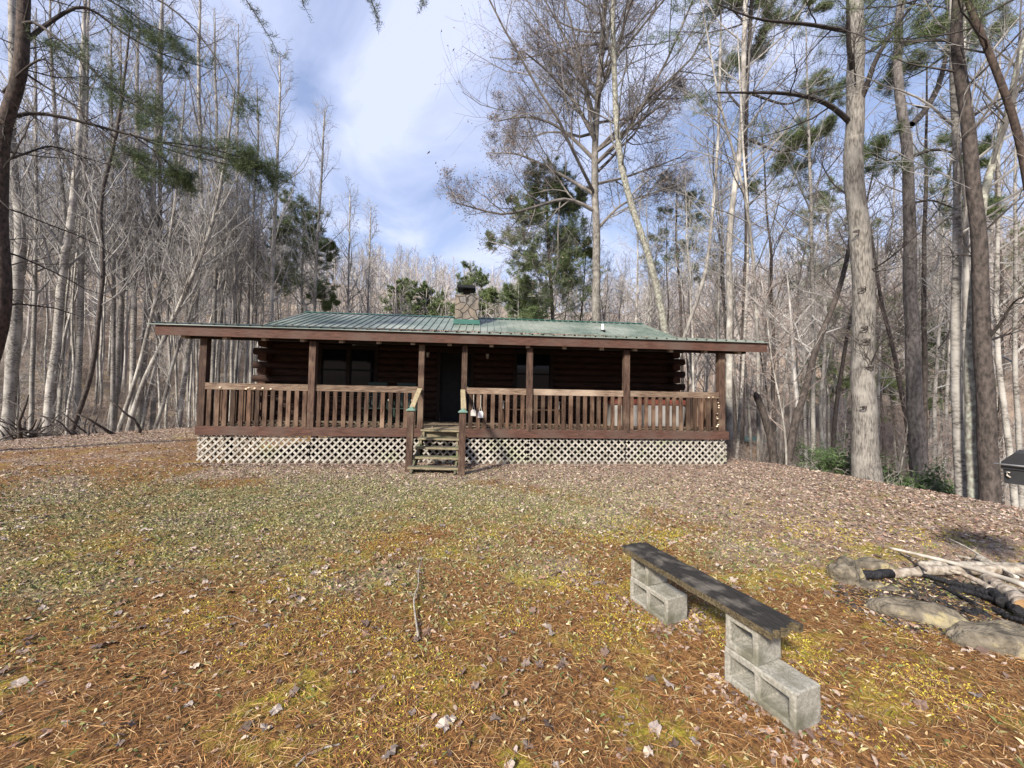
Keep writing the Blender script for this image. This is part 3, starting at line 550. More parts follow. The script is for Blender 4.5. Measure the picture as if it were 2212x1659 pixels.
px_tree('pine_tree', 'darkest rough brown trunk rising from the bank left of the grill', [(2136,1069),(2131,836),(2124,694),(2116,560),(2108,480),(2092,280),(2072,120),(2070,0)], 6.9, 34, 19, 'wood', bark='brownbark', top=3, t0=.6, nfrac=.5, twig='twigdark', flare=1.1, dens=.6, limbs=[([(2126,740),(2160,700),(2190,650),(2212,640)],8,-.6), ([(2118,560),(2080,548),(2050,556)],5,.4), ([(2122,740),(2170,725),(2212,712)],6,.5), ([(2090,260),(2130,230),(2190,200),(2250,190)],7,.4)])
px_tree('curved_tree', 'dark curved trunk sweeping up to the top right corner', [(2265,1000),(2262,800),(2240,520),(2204,288),(2172,220),(2140,120),(2088,0)], 6.4, 20, 11, 'pine', bark='dark', top=2, t0=.72, nfrac=.5, twig='twigdark', dens=.6)
px_tree('birch_tree', 'pale slanting birch in the gap above the grill', [(2192,1078),(2181,980),(2160,820),(2150,640),(2156,480)], 9, 13, 7, 'wood', bark='birch', top=4, t0=.4, nfrac=.7)
px_tree('birch_tree', 'pale birch against the right edge above the grill', [(2205,1060),(2200,900),(2190,760),(2194,560)], 9.6, 11, 7, 'wood', bark='birch', top=4, t0=.4, nfrac=.6)
e_ = [o for o in COL.objects if o.name.startswith('giant_poplar')][0]
for (u, v, w_) in ((1866, 623, .085), (1870, 708, .085), (1873, 736, .10), (1882, 794, .085), (1868, 880, .07), (1852, 500, .07)):
    rk = (30+18*v/1012)/2*9.4/FPX; c_ = dp(u, v, 9.4-rk*1.0); th_ = np.linspace(0, 2*np.pi, 17)[:-1]; Q = [c_+CR*math.cos(t)*w_+np.array([0, 0, 1])*(abs(math.sin(t))**1.3*math.copysign(1, math.sin(t)))*w_*.42-fw*(-.02+.06*math.cos(t)**2)*-1 for t in th_]; Q.append(Q[0]); Q.append(Q[1])
    mb = MB(); mb.tube(Q, .011, 6, caps=False); mb.tube([c_+fw*.03-CR*w_*.5, c_+fw*.015, c_+fw*.03+CR*w_*.5], [.008, .022, .008], 6); mb.build('knot', M['brownbark'], e_, smooth=True, offset=np.array(e_.location))
# mid pines
px_tree('pine_tree', 'round topped dark pine standing in the left wood above the roof', [(648,900),(652,700),(654,560),(656,470)], 27, 9, 5, 'pine', bark='grey', top=1.0, t0=.60, nfrac=1.4, limbs=[([(652,620),(620,600),(590,610)],3,1), ([(653,560),(690,530),(722,540)],3,-1), ([(652,660),(690,650),(725,655)],3,1), ([(655,510),(625,500),(600,520)],3,0)])
px_tree('pine_tree', 'bushy green pine right of the chimney', [(1196,900),(1194,700),(1188,580),(1182,480),(1180,410)], 24, 13, 6, 'pine', bark='brownbark', top=.8, t0=.40, nfrac=2.6, dens=1.3, limbs=[([(1190,600),(1140,560),(1090,530),(1050,520)],5,1), ([(1190,640),(1140,640),(1090,650),(1060,660)],4,-1), ([(1188,560),(1230,540),(1280,540)],5,1), ([(1184,500),(1140,470),(1100,440)],4,-.5), ([(1184,470),(1230,440),(1270,420)],4,.8), ([(1192,660),(1160,670),(1120,690)],3,0)])
px_tree('pine_tree', 'sparse pine in the wood behind the right half of the roof', [(1476,900),(1470,640),(1460,520),(1462,440)], 22, 9, 5, 'pine', bark='brownbark', top=1, t0=.65, nfrac=.6)
px_tree('pine_tree', 'hazy pine crown left of the thickest grey trunk', [(1780,940),(1782,640),(1786,520),(1790,450)], 24, 9, 5, 'pine', bark='grey', top=1, t0=.7, nfrac=.7)
px_tree('young_pine', 'small bright green pine just left of the chimney', [(872,800),(873,700),(874,640)], 40, 5, 3, 'pine', bark='grey', top=1.6, t0=.25, nfrac=2.6)
px_tree('young_pine', 'small bright green pine two trees left of the chimney', [(932,800),(932,700),(931,650)], 42, 5, 3, 'pine', bark='grey', top=1.6, t0=.25, nfrac=2.6)
px_tree('young_pine', 'small green pine peeking out behind the chimney cap', [(1026,800),(1025,680),(1024,618)], 38, 5, 3, 'pine', bark='grey', top=1.6, t0=.25, nfrac=2.6)
px_tree('young_pine', 'feathery young pine between chimney and bushy pine', [(1120,860),(1120,690),(1120,640)], 22, 6, 3, 'pine', bark='grey', top=1.0, t0=.25, nfrac=1.2)
# near pine at the left edge: stem mostly outside the frame, long drooping limbs
NL = [([(4,262),(36,240),(100,242),(216,274),(340,306),(480,340),(610,375)],9,2.2), ([(30,110),(116,40),(188,0),(240,56),(340,116),(460,150)],9,1.4), ([(30,-20),(200,-60),(352,0),(400,40),(468,120),(504,192),(524,232)],6,-1.0),
      ([(38,60),(60,32),(160,112),(240,192),(340,256),(352,290)],6,-.6), ([(32,140),(48,156),(160,225),(230,300),(300,350),(350,392)],5,.8), ([(2,350),(60,330),(110,312),(180,340),(250,360)],5,1.2), ([(40,0),(130,-40),(240,0),(330,60),(420,90)],6,.4),
      ([(6,200),(50,150),(96,120),(130,170),(200,190)],5,-.5),
      ([(340,306),(400,312),(470,325),(540,345),(605,362)],3,1.6), ([(300,296),(380,330),(470,350),(560,372),(615,392)],3,2.0), ([(280,288),(340,330),(380,370),(410,400)],3,1.2)]
pts = [dp(u, v, 9) for u, v in [(-120,1010),(-60,900),(-18,760),(3,700),(8,600),(-4,500),(0,400),(4,270),(24,225),(46,170),(50,60),(52,-20),(55,-120)]]
pts[0][2] = th(pts[0][0], pts[0][1])-.2
tp = resample(pts, 30); tr = np.interp(np.linspace(0, 1, 30), [0, .08, 1], [.24, .17, .10])
LLs = []
for lp, lw, dz in NL:
    lq = resample([dp(u, v, 9+dz*i/(len(lp)-1)) for i, (u, v) in enumerate(lp)], 18); LLs.append((lq, np.linspace(lw*9/FPX/2, .008, 18)))
o = np.array([pts[0][0], pts[0][1], pts[0][2]+.2])
def near_pine():
    V, F = tubes(tp[None], tr[None], 14); tm = fmesh('trunk', V-o, F, M['dark'], smooth=True)
    LP = np.stack([l[0] for l in LLs]); LR = np.stack([l[1] for l in LLs])
    P1, R1, _ = grow(LP, LR, 24, .25, .99, .6, lambda t, p: np.minimum(p, 5)*.15*(1.3-t)+.22, 7, .10, -.02, rr=.5, rmin=.0045)
    P2, R2, _ = grow(P1, R1, 5, .2, .98, .6, lambda t, p: p*.35+.08, 4, .14, .02, rr=.6, rmin=.0035)
    PD, RD, _ = grow(tp[None], tr[None], 34, .30, .98, 1.2, lambda t, p: 1.9+0*t, 8, .14, -.03, rr=.16, rmin=.006)
    PE, RE, _ = grow(PD, RD, 5, .2, .95, .7, lambda t, p: p*.4, 5, .15, -.02, rr=.6, rmin=.004)
    Vs, Fs, q = [], [], 0
    for P, R, s_ in ((LP, LR, 8), (P1, R1, 4), (P2, R2, 3), (PD, RD, 4), (PE, RE, 3)):
        v, f_ = tubes(P, R, s_); Vs.append(v); Fs.append(f_+q); q += len(v)
    keep = np.concatenate([l_*24+np.arange(a_, b_) for l_, a_, b_ in ((0, 8, 24), (1, 12, 22), (3, 0, 24), (4, 12, 24), (6, 6, 20), (2, 21, 24), (8, 4, 18), (9, 6, 20), (10, 8, 20))])
    kk = (keep[:, None]*5+np.arange(5)[None]).ravel()
    pt = np.concatenate([P2[kk][:, 1:].reshape(-1, 3), P1[keep][:, 3:].reshape(-1, 3)]); pt = np.repeat(pt, 3, 0)+rng.normal(size=(len(pt)*3, 3))*.06
    v, f_ = needles(pt, 12, .085, .0065); Va = np.concatenate(Vs); Fa = np.concatenate(Fs)
    cm = fmesh('crown', np.concatenate([Va, v])-o, [Fa, f_+len(Va)], [M['twigdark'], M['needledk']], midx=np.r_[np.zeros(len(Fa), int), np.ones(len(f_), int)])
    return tm, cm
tm, cm = near_pine(); plant('pine_tree', tm, cm, o, 'near dark pine at the left edge with long drooping needle covered limbs')
# hanging branch tips at the top
def hang(label, pl, d, tufts):
    q = resample([dp(u, v, d) for u, v in pl], 14); o_ = q[0]
    P1, R1, _ = grow(q[None], np.full((1, 14), .006), 9, .1, .98, .7, lambda t, p: .12+0*t, 4, .15, -.05, rr=.6, rmin=.002)
    v1, f1 = tubes(q[None], np.linspace(.007, .003, 14)[None], 5); v2, f2 = tubes(P1, R1, 3)
    pt = np.concatenate([P1[:, 2:].reshape(-1, 3), q[5:]]); pt = np.repeat(pt, 3, 0)+rng.normal(size=(len(pt)*3, 3))*.012
    v3, f3 = needles(pt, tufts, .055, .004)
    me = fmesh('pine_branch', np.concatenate([v1, v2, v3])-o_, [np.concatenate([f1, f2+len(v1)]), f3+len(v1)+len(v2)], [M['twigdark'], M['needledk']], midx=np.r_[np.zeros(len(f1)+len(f2), int), np.ones(len(f3), int)])
    ob = bpy.data.objects.new('pine_branch', me); ob.location = o_; COL.objects.link(ob); tag(ob, label, 'branch', 'overhead pine branch tips'); return ob
hang('longer pine branch tip hanging into the sky at top, left of the centre', [(505,-60),(530,0),(556,36),(568,60),(590,90),(600,118)], 4.2, 6)
hang('short pine branch tip hanging at the top, left of the sky gap centre', [(790,-50),(800,0),(812,26),(820,50)], 4.2, 5)
hang('barely visible pine twig tip touching the top edge near the centre', [(905,-60),(910,-20),(914,10)], 4.2, 5)
hang('small twig tip touching the top edge between the two hanging branches', [(640,-60),(648,-20),(655,12)], 4.2, 3)

# prototypes for the deeper wood, copied with their parts
def proto(sty, h, lean=.3, bark='birch', twig='twig', r=.13, **k):
    z = np.linspace(0, h, 22); a = rng.uniform(0, 6.28)
    tp = np.stack([np.cos(a)*lean*(z/h)**1.5+.12*snoise(z, 0*z, .5, a), np.sin(a)*lean*(z/h)**1.5+.12*snoise(z, 0*z, .6, a+3), z-.3], -1)
    tr = np.interp(z/h, [0, .03, .85, 1], [r*1.3, r, r*.35, .02])
    return tree_mesh(tp, tr, sty, 26, bark=bark, twig=twig, origin=np.zeros(3), **k)
PR = dict(
 poplar=[proto('poplar', 17, l, b, r=q) for l, b, q in ((.6,'birch',.085),(1.2,'birch',.07),(.3,'grey',.10),(2.0,'grey',.065))],
 wood=[proto('wood', 15, l, b, t_, r=q) for l, b, t_, q in ((.6,'grey','twig',.11),(1.6,'brownbark','twigred',.09),(.8,'birch','twig',.075))],
 pine=[proto('pine', 15, .4, 'brownbark', 'twigdark', r=.14, nfrac=1.3), proto('pine', 11, .3, 'grey', 'twigdark', r=.10, nfrac=1.4, t0=.3)],
 sap=[proto('sap', 5.5, .7, 'grey', 'twigred', r=.03), proto('sap', 5, 1.2, 'birch', 'twig', r=.028)])
VT_U = [-100,0,200,400,520,600,690,760,830,900,1000,1080,1250,1500,2300]; VT_V = [-120,-60,-20,60,160,300,400,470,540,600,612,570,330,200,60]
def wood(n, u0, u1, d0, d1, kinds, label, group, name, htop=True, hmax=21, jit=.25):
    c = 0; tries = 0
    while c < n and tries < n*12:
        tries += 1
        u = rng.uniform(u0, u1); d = math.sqrt(rng.uniform(d0*d0, d1*d1)); p = dp(u, 860, d); zt = th(p[0], p[1])
        if sdist(np.array([p[0]]), np.array([p[1]]))[0] < .4: continue
        kd = kinds[rng.integers(0, len(kinds))]; pr = PR[kd]; tmm, cmm = pr[rng.integers(0, len(pr))]
        h0 = {'poplar': 17, 'wood': 15, 'pine': 13, 'sap': 5.3}[kd]
        if htop:
            vt = np.interp(u, VT_U, VT_V)+abs(rng.normal(0, 45)); ztop = CAMH+(866-vt)/FPX*d; h = min(hmax, ztop-zt)*(1-jit*rng.random())
            if h < 4: continue
            s = h/h0
        else: s = rng.uniform(.6, 1.25)
        plant(name, tmm, cmm, (p[0], p[1], zt), label, group=group, rot=rng.uniform(0, 6.28), sc=s, hs=s*rng.uniform(.8, 1.1) if kd != 'poplar' else min(1.1, max(.75, s))); c += 1
wood(50, -60, 560, 19, 30, ['poplar'], 'one of the slim pale bare trees crowding the wood left of the cabin', 'slim bare trees in the wood left of the cabin', 'poplar_tree')
wood(30, -60, 640, 30, 45, ['poplar','wood'], 'bare tree far back in the wood left of the cabin', 'bare trees far back in the left wood', 'bare_tree')
wood(26, 600, 1060, 32, 52, ['wood','poplar'], 'low bare tree in the background wood behind the cabin roof', 'bare trees behind the cabin roof', 'bare_tree', hmax=12)
wood(34, 1060, 1700, 17, 34, ['wood','poplar','wood'], 'bare tree in the wood behind the right half of the cabin', 'bare trees behind the right half of the cabin', 'bare_tree', hmax=19)
wood(36, 1600, 2260, 12, 32, ['wood','poplar','wood'], 'slim bare tree in the wood on the slope right of the cabin', 'bare trees on the slope right of the cabin', 'bare_tree', hmax=19)
wood(3, 1750, 2260, 20, 32, ['pine'], 'scattered pine in the wood right of the cabin', 'scattered pines in the right wood', 'pine_tree', hmax=16)
wood(22, 1560, 2260, 9.5, 20, ['sap'], 'leafless sapling among the trunks right of the cabin', 'leafless saplings right of the cabin', 'sapling', htop=False)
wood(8, -60, 420, 17, 26, ['sap'], 'leafless sapling among the pale trunks left of the cabin', 'leafless saplings left of the cabin', 'sapling', htop=False)

# far wood on the hills: one mass
def far_wood():
    protos = []
    for s in range(6):
        h = 13; z = np.linspace(0, h, 6); tp = np.stack([.3*snoise(z, 0*z, .4, s), .3*snoise(z, 0*z, .5, s+4), z], -1)
        P1, R1, _ = grow(tp[None], np.linspace(.12, .05, 6)[None], 16, .25, .98, .8, lambda t, p: p*.22*(1.2-t)+.6, 4, .12, .08, rmin=.04)
        P2, R2, _ = grow(P1, R1, 5, .2, 1, .8, lambda t, p: p*.45, 3, .15, .05, rmin=.028)
        a, b = tubes(tp[None], np.linspace(.13, .04, 6)[None], 4); c, e = tubes(P1, R1, 3); g, h_ = tubes(P2, R2, 3)
        protos.append((np.concatenate([a, c, g]), np.concatenate([b, e+len(a), h_+len(a)+len(c)])))
    Vs, Fs, Cs, q = [], [], [], 0; pal = np.array([(.35,.33,.31),(.30,.275,.255),(.35,.31,.29),(.44,.42,.40),(.32,.29,.27)])  # bark tones lightened to stand in for distance haze
    N = 2000; u = rng.uniform(-150, 2360, N); d = np.sqrt(rng.uniform(32**2, 125**2, N)); p = C0[None]+(fw[None]+CR[None]*((u-CX)/FPX)[:, None]-CU[None]*(30/FPX))*d[:, None]
    z = TH(p[:, 0], p[:, 1])
    for s in range(6):
        k = np.arange(N) % 6 == s; n_ = k.sum(); pv, pf = protos[s]; o_ = rng.normal(0, .04, n_)
        v, f_, c = scat(pv, pf, np.stack([p[k, 0], p[k, 1], z[k]-.3], -1), rotmats(rng.uniform(0, 6.28, n_), o_, o_[::-1]), rng.uniform(.6, 1.1, n_), pal[rng.integers(0, 5, n_)]*rng.uniform(.8, 1.2, (n_, 1)))
        Vs.append(v); Fs.append(f_+q); Cs.append(c); q += len(v)
    ob = fobj('distant_wood', np.concatenate(Vs), np.concatenate(Fs), M['grassc'], cols=np.concatenate(Cs)); tag(ob, 'bare grey brown wood covering the hills behind', kind='stuff')
far_wood()

# ------------------------------------------------------------------ evergreen shrubs at right and brush
def shrub(label, u, v, d, rx, rz, n, name='evergreen_shrub', m_='evergreen', lf=.07):
    b = dp(u, v, d); zt = th(b[0], b[1]); o_ = np.array([b[0], b[1], zt])
    st = np.zeros((1, 4, 3)); st[0, :, 2] = np.linspace(0, .25, 4)
    P1, R1, _ = grow(st, np.full((1, 4), .03), 14, 0, 1, 1.0, lambda t, p: rz*rng.uniform(.6, 1.1)+0*t, 7, .18, .04, rmin=.006); P1[..., :2] *= rx/rz
    P2, R2, _ = grow(P1, R1, 7, .2, 1, .9, lambda t, p: p*.4, 5, .2, .02, rmin=.004)
    a, f1 = tubes(P1, R1, 4); c, f2 = tubes(P2, R2, 3); pt = P2[:, 1:].reshape(-1, 3); pt = np.repeat(pt, n, 0)+rng.normal(size=(len(pt)*n, 3))*.09
    v3, f3 = needles(pt, 3, lf, lf*.45)
    e = empty(name, o_, label, 'shrub'); fobj('stem', np.concatenate([a, c]), np.concatenate([f1, f2+len(a)]), M['twig'], parent=e)
    fobj('foliage', v3, f3, M[m_], parent=e)
shrub('low dark evergreen shrub on the bank at the foot of the forked pine', 1958, 1010, 9.6, 1.5, 1.3, 9)
shrub('evergreen sapling with layered sprays left of the thickest trunk', 1800, 990, 11, 1.4, 1.9, 8)
shrub('taller evergreen sapling between the thickest trunk and the forked pine', 1925, 960, 12, 1.5, 2.6, 8)
shrub('yellow green shrub down the slope right of the deck', 1700, 940, 18, 2.0, 2.4, 7)
shrub('pale green brush on the slope behind the white trunks', 1830, 920, 20, 2.4, 2.6, 7)
def brush():
    protos = []
    for s in range(6):
        st = np.zeros((16, 3, 3)); st[:, :, :2] = rng.normal(0, .35, (16, 1, 2)); st[:, :, 2] = np.linspace(0, .1, 3)
        P1, R1, _ = grow(st, np.full((16, 3), .012), 1, .5, 1, .35, lambda t, p: 1.5+0*t, 6, .16, .05, rmin=.009)
        P2, R2, _ = grow(P1, R1, 5, .15, 1, .7, lambda t, p: p*.4, 4, .2, .03, rmin=.007); P3, R3, _ = grow(P2, R2, 2, .2, 1, .7, lambda t, p: p*.5, 3, .2, 0, rmin=.006)
        a, b = tubes(P1, R1, 3); c, e = tubes(P2, R2, 3); g, h_ = tubes(P3, R3, 3); protos.append((np.concatenate([a, c, g]), np.concatenate([b, e+len(a), h_+len(a)+len(c)])))
    N = 2600; u = rng.uniform(-120, 2330, N); d = np.sqrt(rng.uniform(9**2, 48**2, N)); p = C0[None]+(fw[None]+CR[None]*((u-CX)/FPX)[:, None])*d[:, None]
    k0 = sdist(p[:, 0], p[:, 1]) > .7; p = p[k0]; N = len(p); z = TH(p[:, 0], p[:, 1]); pal = np.array([(.26,.225,.20),(.20,.165,.145),(.30,.24,.21),(.34,.31,.28),(.16,.13,.115)]); Vs, Fs, Cs, q = [], [], [], 0
    for s in range(6):
        k = np.arange(N) % 6 == s; n_ = k.sum(); pv, pf = protos[s]; o_ = rng.normal(0, .12, n_)
        v, f_, c = scat(pv, pf, np.stack([p[k, 0], p[k, 1], z[k]-.05], -1), rotmats(rng.uniform(0, 6.28, n_), o_, o_[::-1]), rng.uniform(.4, 1.2, n_)*np.where(d[k0][k] < 21, .55, 1), pal[rng.integers(0, 5, n_)]*rng.uniform(.8, 1.2, (n_, 1)))
        Vs.append(v); Fs.append(f_+q); Cs.append(c); q += len(v)
    tag(fobj('woodland_brush', np.concatenate(Vs), np.concatenate(Fs), M['grassc'], cols=np.concatenate(Cs)), 'thin leafless brush covering the wood floor beyond the yard', kind='stuff')
brush()
# root tangle at left edge
def tangle():
    b = gp(95, 940); e = empty('root_tangle', (b[0], b[1], th(b[0], b[1])), 'tangle of dead brown roots and broken branches at the left edge of the yard', 'dead roots')
    mb = MB()
    for k in range(46):
        a = rng.uniform(0, 6.28); L_ = rng.uniform(.5, 1.9); s = np.array([rng.normal(0, 1.0), rng.normal(0, .4), rng.uniform(0, .25)]); q = [s]; d_ = np.array([math.cos(a), math.sin(a)*.5, rng.uniform(.1, .9)])
        for j in range(5): d_ = d_+rng.normal(size=3)*.25; d_ /= np.linalg.norm(d_); q.append(q[-1]+d_*L_/5)
        r_ = rng.uniform(.012, .06); mb.tube(q, np.linspace(r_, r_*.3, 6), 6)
    mb.build('roots', M['brownbark'], e, smooth=True)
tangle()

# ------------------------------------------------------------------ the cabin
D = 9.08; XL, XR = -6.22, 6.12; ZF = .824; RAILT = ZF+.957; YW = 11.65
cab = empty('log_cabin', (0, D+2, 0), 'log cabin with a long railed front porch, white lattice skirt and green metal roof', 'cabin')
OFF = np.array([0, D+2, 0])
def part(mb, name, m_, parent=cab, smooth=False, label=None):
    o_ = mb.build(name, m_, parent, smooth=smooth, offset=OFF)
    if label: o_['label'] = label
    return o_
# deck
mb = MB(); nb = 16; bw = (YW-D-.03)/nb
for k in range(nb): mb.box(XL+.01, XR-.01, D+.035+k*bw, D+.035+(k+1)*bw-.008, ZF-.035, ZF)
part(mb, 'deck_floor', M['deck'])
mb = MB()
xs = [XL, -3.79, -1.30]; 
for a, b in ((XL, -3.76), (-3.757, -1.33), (-.36, 3.0), (3.003, XR)): mb.box(a, b, D-.04, D-.002, ZF-.20, ZF-.002)
mb.box(-1.327, -.363, D-.035, D-.002, ZF-.20, ZF-.04)
mb.box(XL, XL+.038, D, YW, ZF-.20, ZF-.04); mb.box(XR-.038, XR, D, YW, ZF-.20, ZF-.04)
part(mb, 'rim_board', M['wood_red'])
for k in range(7):
    xk = XL+.3+k*(XR-XL-.6)/6; part(MB().box(xk-.06, xk+.06, D+.6, D+.72, -.1, ZF-.04), 'pier', M['darkwood'])
# lattice
def clipseg(x0, x1, z0, z1, c, s):
    # line z = s*(x-c)
    pts_ = []
    for x in (x0, x1):
        z = s*(x-c)
        if z0 <= z <= z1: pts_.append((x, z))
    for z in (z0, z1):
        x = c+z/s
        if x0 < x < x1: pts_.append((x, z))
    return (pts_[0], pts_[1]) if len(pts_) >= 2 else None
def lattice(x0, x1, z0, z1, y, lean=1, side=False):
    mb = MB()
    for layer, s in ((0, 1), (1, -1)):
        for c in np.arange(x0-2, x1+2, .163):
            g_ = clipseg(x0+.015, x1-.015, z0+.012, z1-.012, c+(0 if s > 0 else .08), s)
            if not g_: continue
            (a, za), (b, zb) = g_
            if math.hypot(a-b, za-zb) < .05: continue
            yy = y+(.0 if (s == lean) else .011)
            if side: mb.beam((yy, a, za), (yy, b, zb), .009, .040, upv=(0, 0, 1))
            else: mb.beam((a, yy, za), (b, yy, zb), .009, .040, upv=(0, 0, 1))
    return mb
for k, (a, b) in enumerate(((XL+.01, -3.80), (-3.80, -1.36), (-1.30, -.42), (-.36, 1.16), (1.16, 3.53), (3.53, XR-.01))):
    part(lattice(a, b, .0, ZF-.21, D+.02 if k != 2 else D+.05, 1 if k != 4 else -1), 'lattice_panel', M['lattice'])
part(lattice(D+.05, YW, 0, ZF-.21, XL+.02, 1, True), 'lattice_panel', M['lattice']); part(lattice(D+.05, YW, 0, ZF-.21, XR-.03, 1, True), 'lattice_panel', M['lattice'])
# posts
PX = [(-6.15, .145), (-3.795, .14), (-1.37, .125), (-.375, .125), (1.165, .14), (3.53, .14), (5.97, .165)]
ZB = 2.76
for k, (x, w_) in enumerate(PX):
    mb = MB(); z0 = ZF if k not in (1, 4, 5) else ZF-.05
    y0 = D-.045 if k in (1, 4, 5) else D+.0
    mb.box(x-w_/2, x+w_/2, y0, y0+.14, z0+(.001 if k in (1,4,5) else 0), ZB); part(mb, 'porch_post', M['post'])
# railing sections
def rail_section(x0, x1, n, k):
    e = part(MB().box(x0, x1, D+.0, D+.04, RAILT-.145, RAILT-.002), 'railing', M['rail'])
    part(MB().box(x0, x1, D+.044, D+.08, ZF+.06, ZF+.10), 'bottom_rail', M['balu'], e)
    if k == 0: e['label'] = 'left end railing under the roof overhang'
    st = (x1-x0)/n
    for j in range(n):
        c = x0+(j+.5)*st+rng.normal(0, .006); wv = .088
        mb = MB(); mb.obox((c, D+.02+rng.normal(0, .003), (ZF+RAILT-.147)/2), (1, 0, rng.normal(0, .006)), (rng.normal(0, .05), 1, 0), (0, 0, 1), wv, .042, RAILT-.147-ZF-.004)
        part(mb, 'baluster', M['balu'], e)
    return e
secs = []
for k, (a, b, n_) in enumerate(((0, 1, 13), (1, 2, 13), (3, 4, 8), (4, 5, 13), (5, 6, 13))):
    secs.append(rail_section(PX[a][0]+PX[a][1]/2+.002, PX[b][0]-PX[b][1]/2-.002, n_, k))
# side railings of the porch (left and right ends)
for X_ in (XL+.06, XR-.10):
    mb = MB(); mb.box(X_, X_+.04, D+.16, YW-.05, RAILT-.145, RAILT); e = part(mb, 'railing', M['rail'])
    for j in range(13):
        yj = D+.28+j*.185; part(MB().box(X_, X_+.042, yj, yj+.088, ZF+.002, RAILT-.147), 'baluster', M['balu'], e)
# bracket fungus on rail and post
def fungi(lst, parent):
    mb = MB()
    for (x, z, r_) in lst:
        a = np.linspace(0, math.pi*2, 9)[:-1]; Vv = [(x+r_*math.cos(t)*rng.uniform(.8, 1.1), D-.012, z+r_*.6*math.sin(t)) for t in a]+[(x, D-.035, z)]
        mb.add(Vv, [(i_, (i_+1) % 8, 8) for i_ in range(8)])
    part(mb, 'fungus', M['fungus'], parent, smooth=True)
fungi([(x_, RAILT-.11+rng.uniform(-.02, .02), .03) for x_ in (-5.75, -5.2, -5.15, -5.02, -4.85, -4.68)], secs[0])
fungi([(5.62, RAILT-.13, .03), (5.73, RAILT-.12, .025)]+[(5.85+rng.uniform(-.03, .04), z_, rng.uniform(.012, .032)) for z_ in (ZF+.12, ZF+.16, ZF+.31, ZF+.35, ZF+.44, ZF+.58, ZF+.63, ZF+.70)], secs[4])
# beam on posts, rafters, fascia, ceiling
RXL, RXR = -7.2, 7.1; YE, ZE, YBD, ZBD, YR, ZR = 8.81, 3.02, 13.06, 3.775, 16.17, 4.88
EL = atY(316, 699, YE)[0]; ER = atY(1663, 738, YE)[0]
def zroof(y):
    y2 = 2*YR-y if y > YR else y
    return ZE+(ZBD-ZE)*(y2-YE)/(YBD-YE) if y2 < YBD else ZBD+(ZR-ZBD)*(y2-YBD)/(YR-YBD)
part(MB().box(EL+.55, ER-.42, D+.0, D+.14, ZB+.001, ZB+.14), 'porch_beam', M['darkwood'])
mb = MB(); sl_ = (ZBD-ZE)/(YBD-YE)
for a, b in ((EL+.14, EL+2.25), (EL+2.253, -1.9), (-1.897, 2.6), (2.603, ER-.03)): mb.box(a, b, YE+.05, YE+.088, ZE-.235, ZE-.022)
for X_ in (EL+.14, ER-.068):
    mb.beam((X_+.019, YE+.089, ZE-.12+.005), (X_+.019, YBD, ZBD-.12), .038, .20); mb.beam((X_+.019, YBD, ZBD-.12), (X_+.019, YR-.01, ZR-.14), .038, .20)
part(mb, 'fascia', M['wood_red'])
mb = MB()
for u in (394, 484, 568, 652, 736, 817, 891, 971, 1062, 1141, 1220, 1301, 1373, 1451, 1525, 1598):
    c = atY(u, 745, YE+.12)[0]
    mb.obox((c, (YE+.10+YW+.3)/2, (zroof(YE+.1)+zroof(YW+.3))/2-.25), (1, 0, 0), (0, 1, sl_), (0, -sl_, 1), .09, YW+.2-YE, .13)
part(mb, 'rafter', mat('rafter_end_wood', (.16,.125,.09), (.30,.24,.18), 9))
# porch ceiling boards
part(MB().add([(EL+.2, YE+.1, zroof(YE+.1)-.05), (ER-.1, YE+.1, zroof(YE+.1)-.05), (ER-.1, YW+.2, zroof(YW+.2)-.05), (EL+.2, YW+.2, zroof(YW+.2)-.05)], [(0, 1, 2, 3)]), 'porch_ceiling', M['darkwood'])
# metal roof with ribs
mb = MB(); TK = .018
prof = [(YE, ZE), (YBD, ZBD), (YR, ZR), (2*YR-YBD, ZBD), (2*YR-YE, ZE)]
rs = .245; nr = int((ER-EL)/rs); rs = (ER-EL)/nr
for (ya, za), (yb, zb) in zip(prof[:-1], prof[1:]):
    dn = np.array([0, -(zb-za), yb-ya]); dn = dn/np.linalg.norm(dn)
    for k in range(nr):
        x0 = EL+k*rs; xs_ = [x0, x0+rs*.40, x0+rs*.43, x0+rs*.57, x0+rs*.60, x0+rs]; hs_ = [0, 0, .030, .030, 0, 0]
        for j in range(5):
            P0 = np.array([xs_[j], ya, za])+dn*hs_[j]; P1_ = np.array([xs_[j+1], ya, za])+dn*hs_[j+1]; P2_ = np.array([xs_[j+1], yb, zb])+dn*hs_[j+1]; P3_ = np.array([xs_[j], yb, zb])+dn*hs_[j]
            mb.add([P0, P1_, P2_, P3_], [(0, 1, 2, 3)])
    b = MB()
for (ya, za), (yb, zb) in zip(prof[:-1], prof[1:]):
    mb.add([(EL, ya, za-TK), (ER, ya, za-TK), (ER, yb, zb-TK), (EL, yb, zb-TK)], [(0, 3, 2, 1)])
    for X_ in (EL, ER): mb.add([(X_, ya, za-TK), (X_, yb, zb-TK), (X_, yb, zb), (X_, ya, za)], [(0, 1, 2, 3)])
mb.add([(EL, YE, ZE-TK), (ER, YE, ZE-TK), (ER, YE, ZE), (EL, YE, ZE)], [(0, 1, 2, 3)])
roof = part(mb, 'roof', M['roof'])
part(MB().add([(EL-.02, YR-.16, ZR-.02), (ER+.02, YR-.16, ZR-.02), (ER+.02, YR, ZR+.045), (EL-.02, YR, ZR+.045), (ER+.02, YR+.16, ZR-.02), (EL-.02, YR+.16, ZR-.02)], [(0, 1, 2, 3), (3, 2, 4, 5)]), 'ridge_cap', M['flash'], roof)
vp = atY(1302, 708, 13.9)
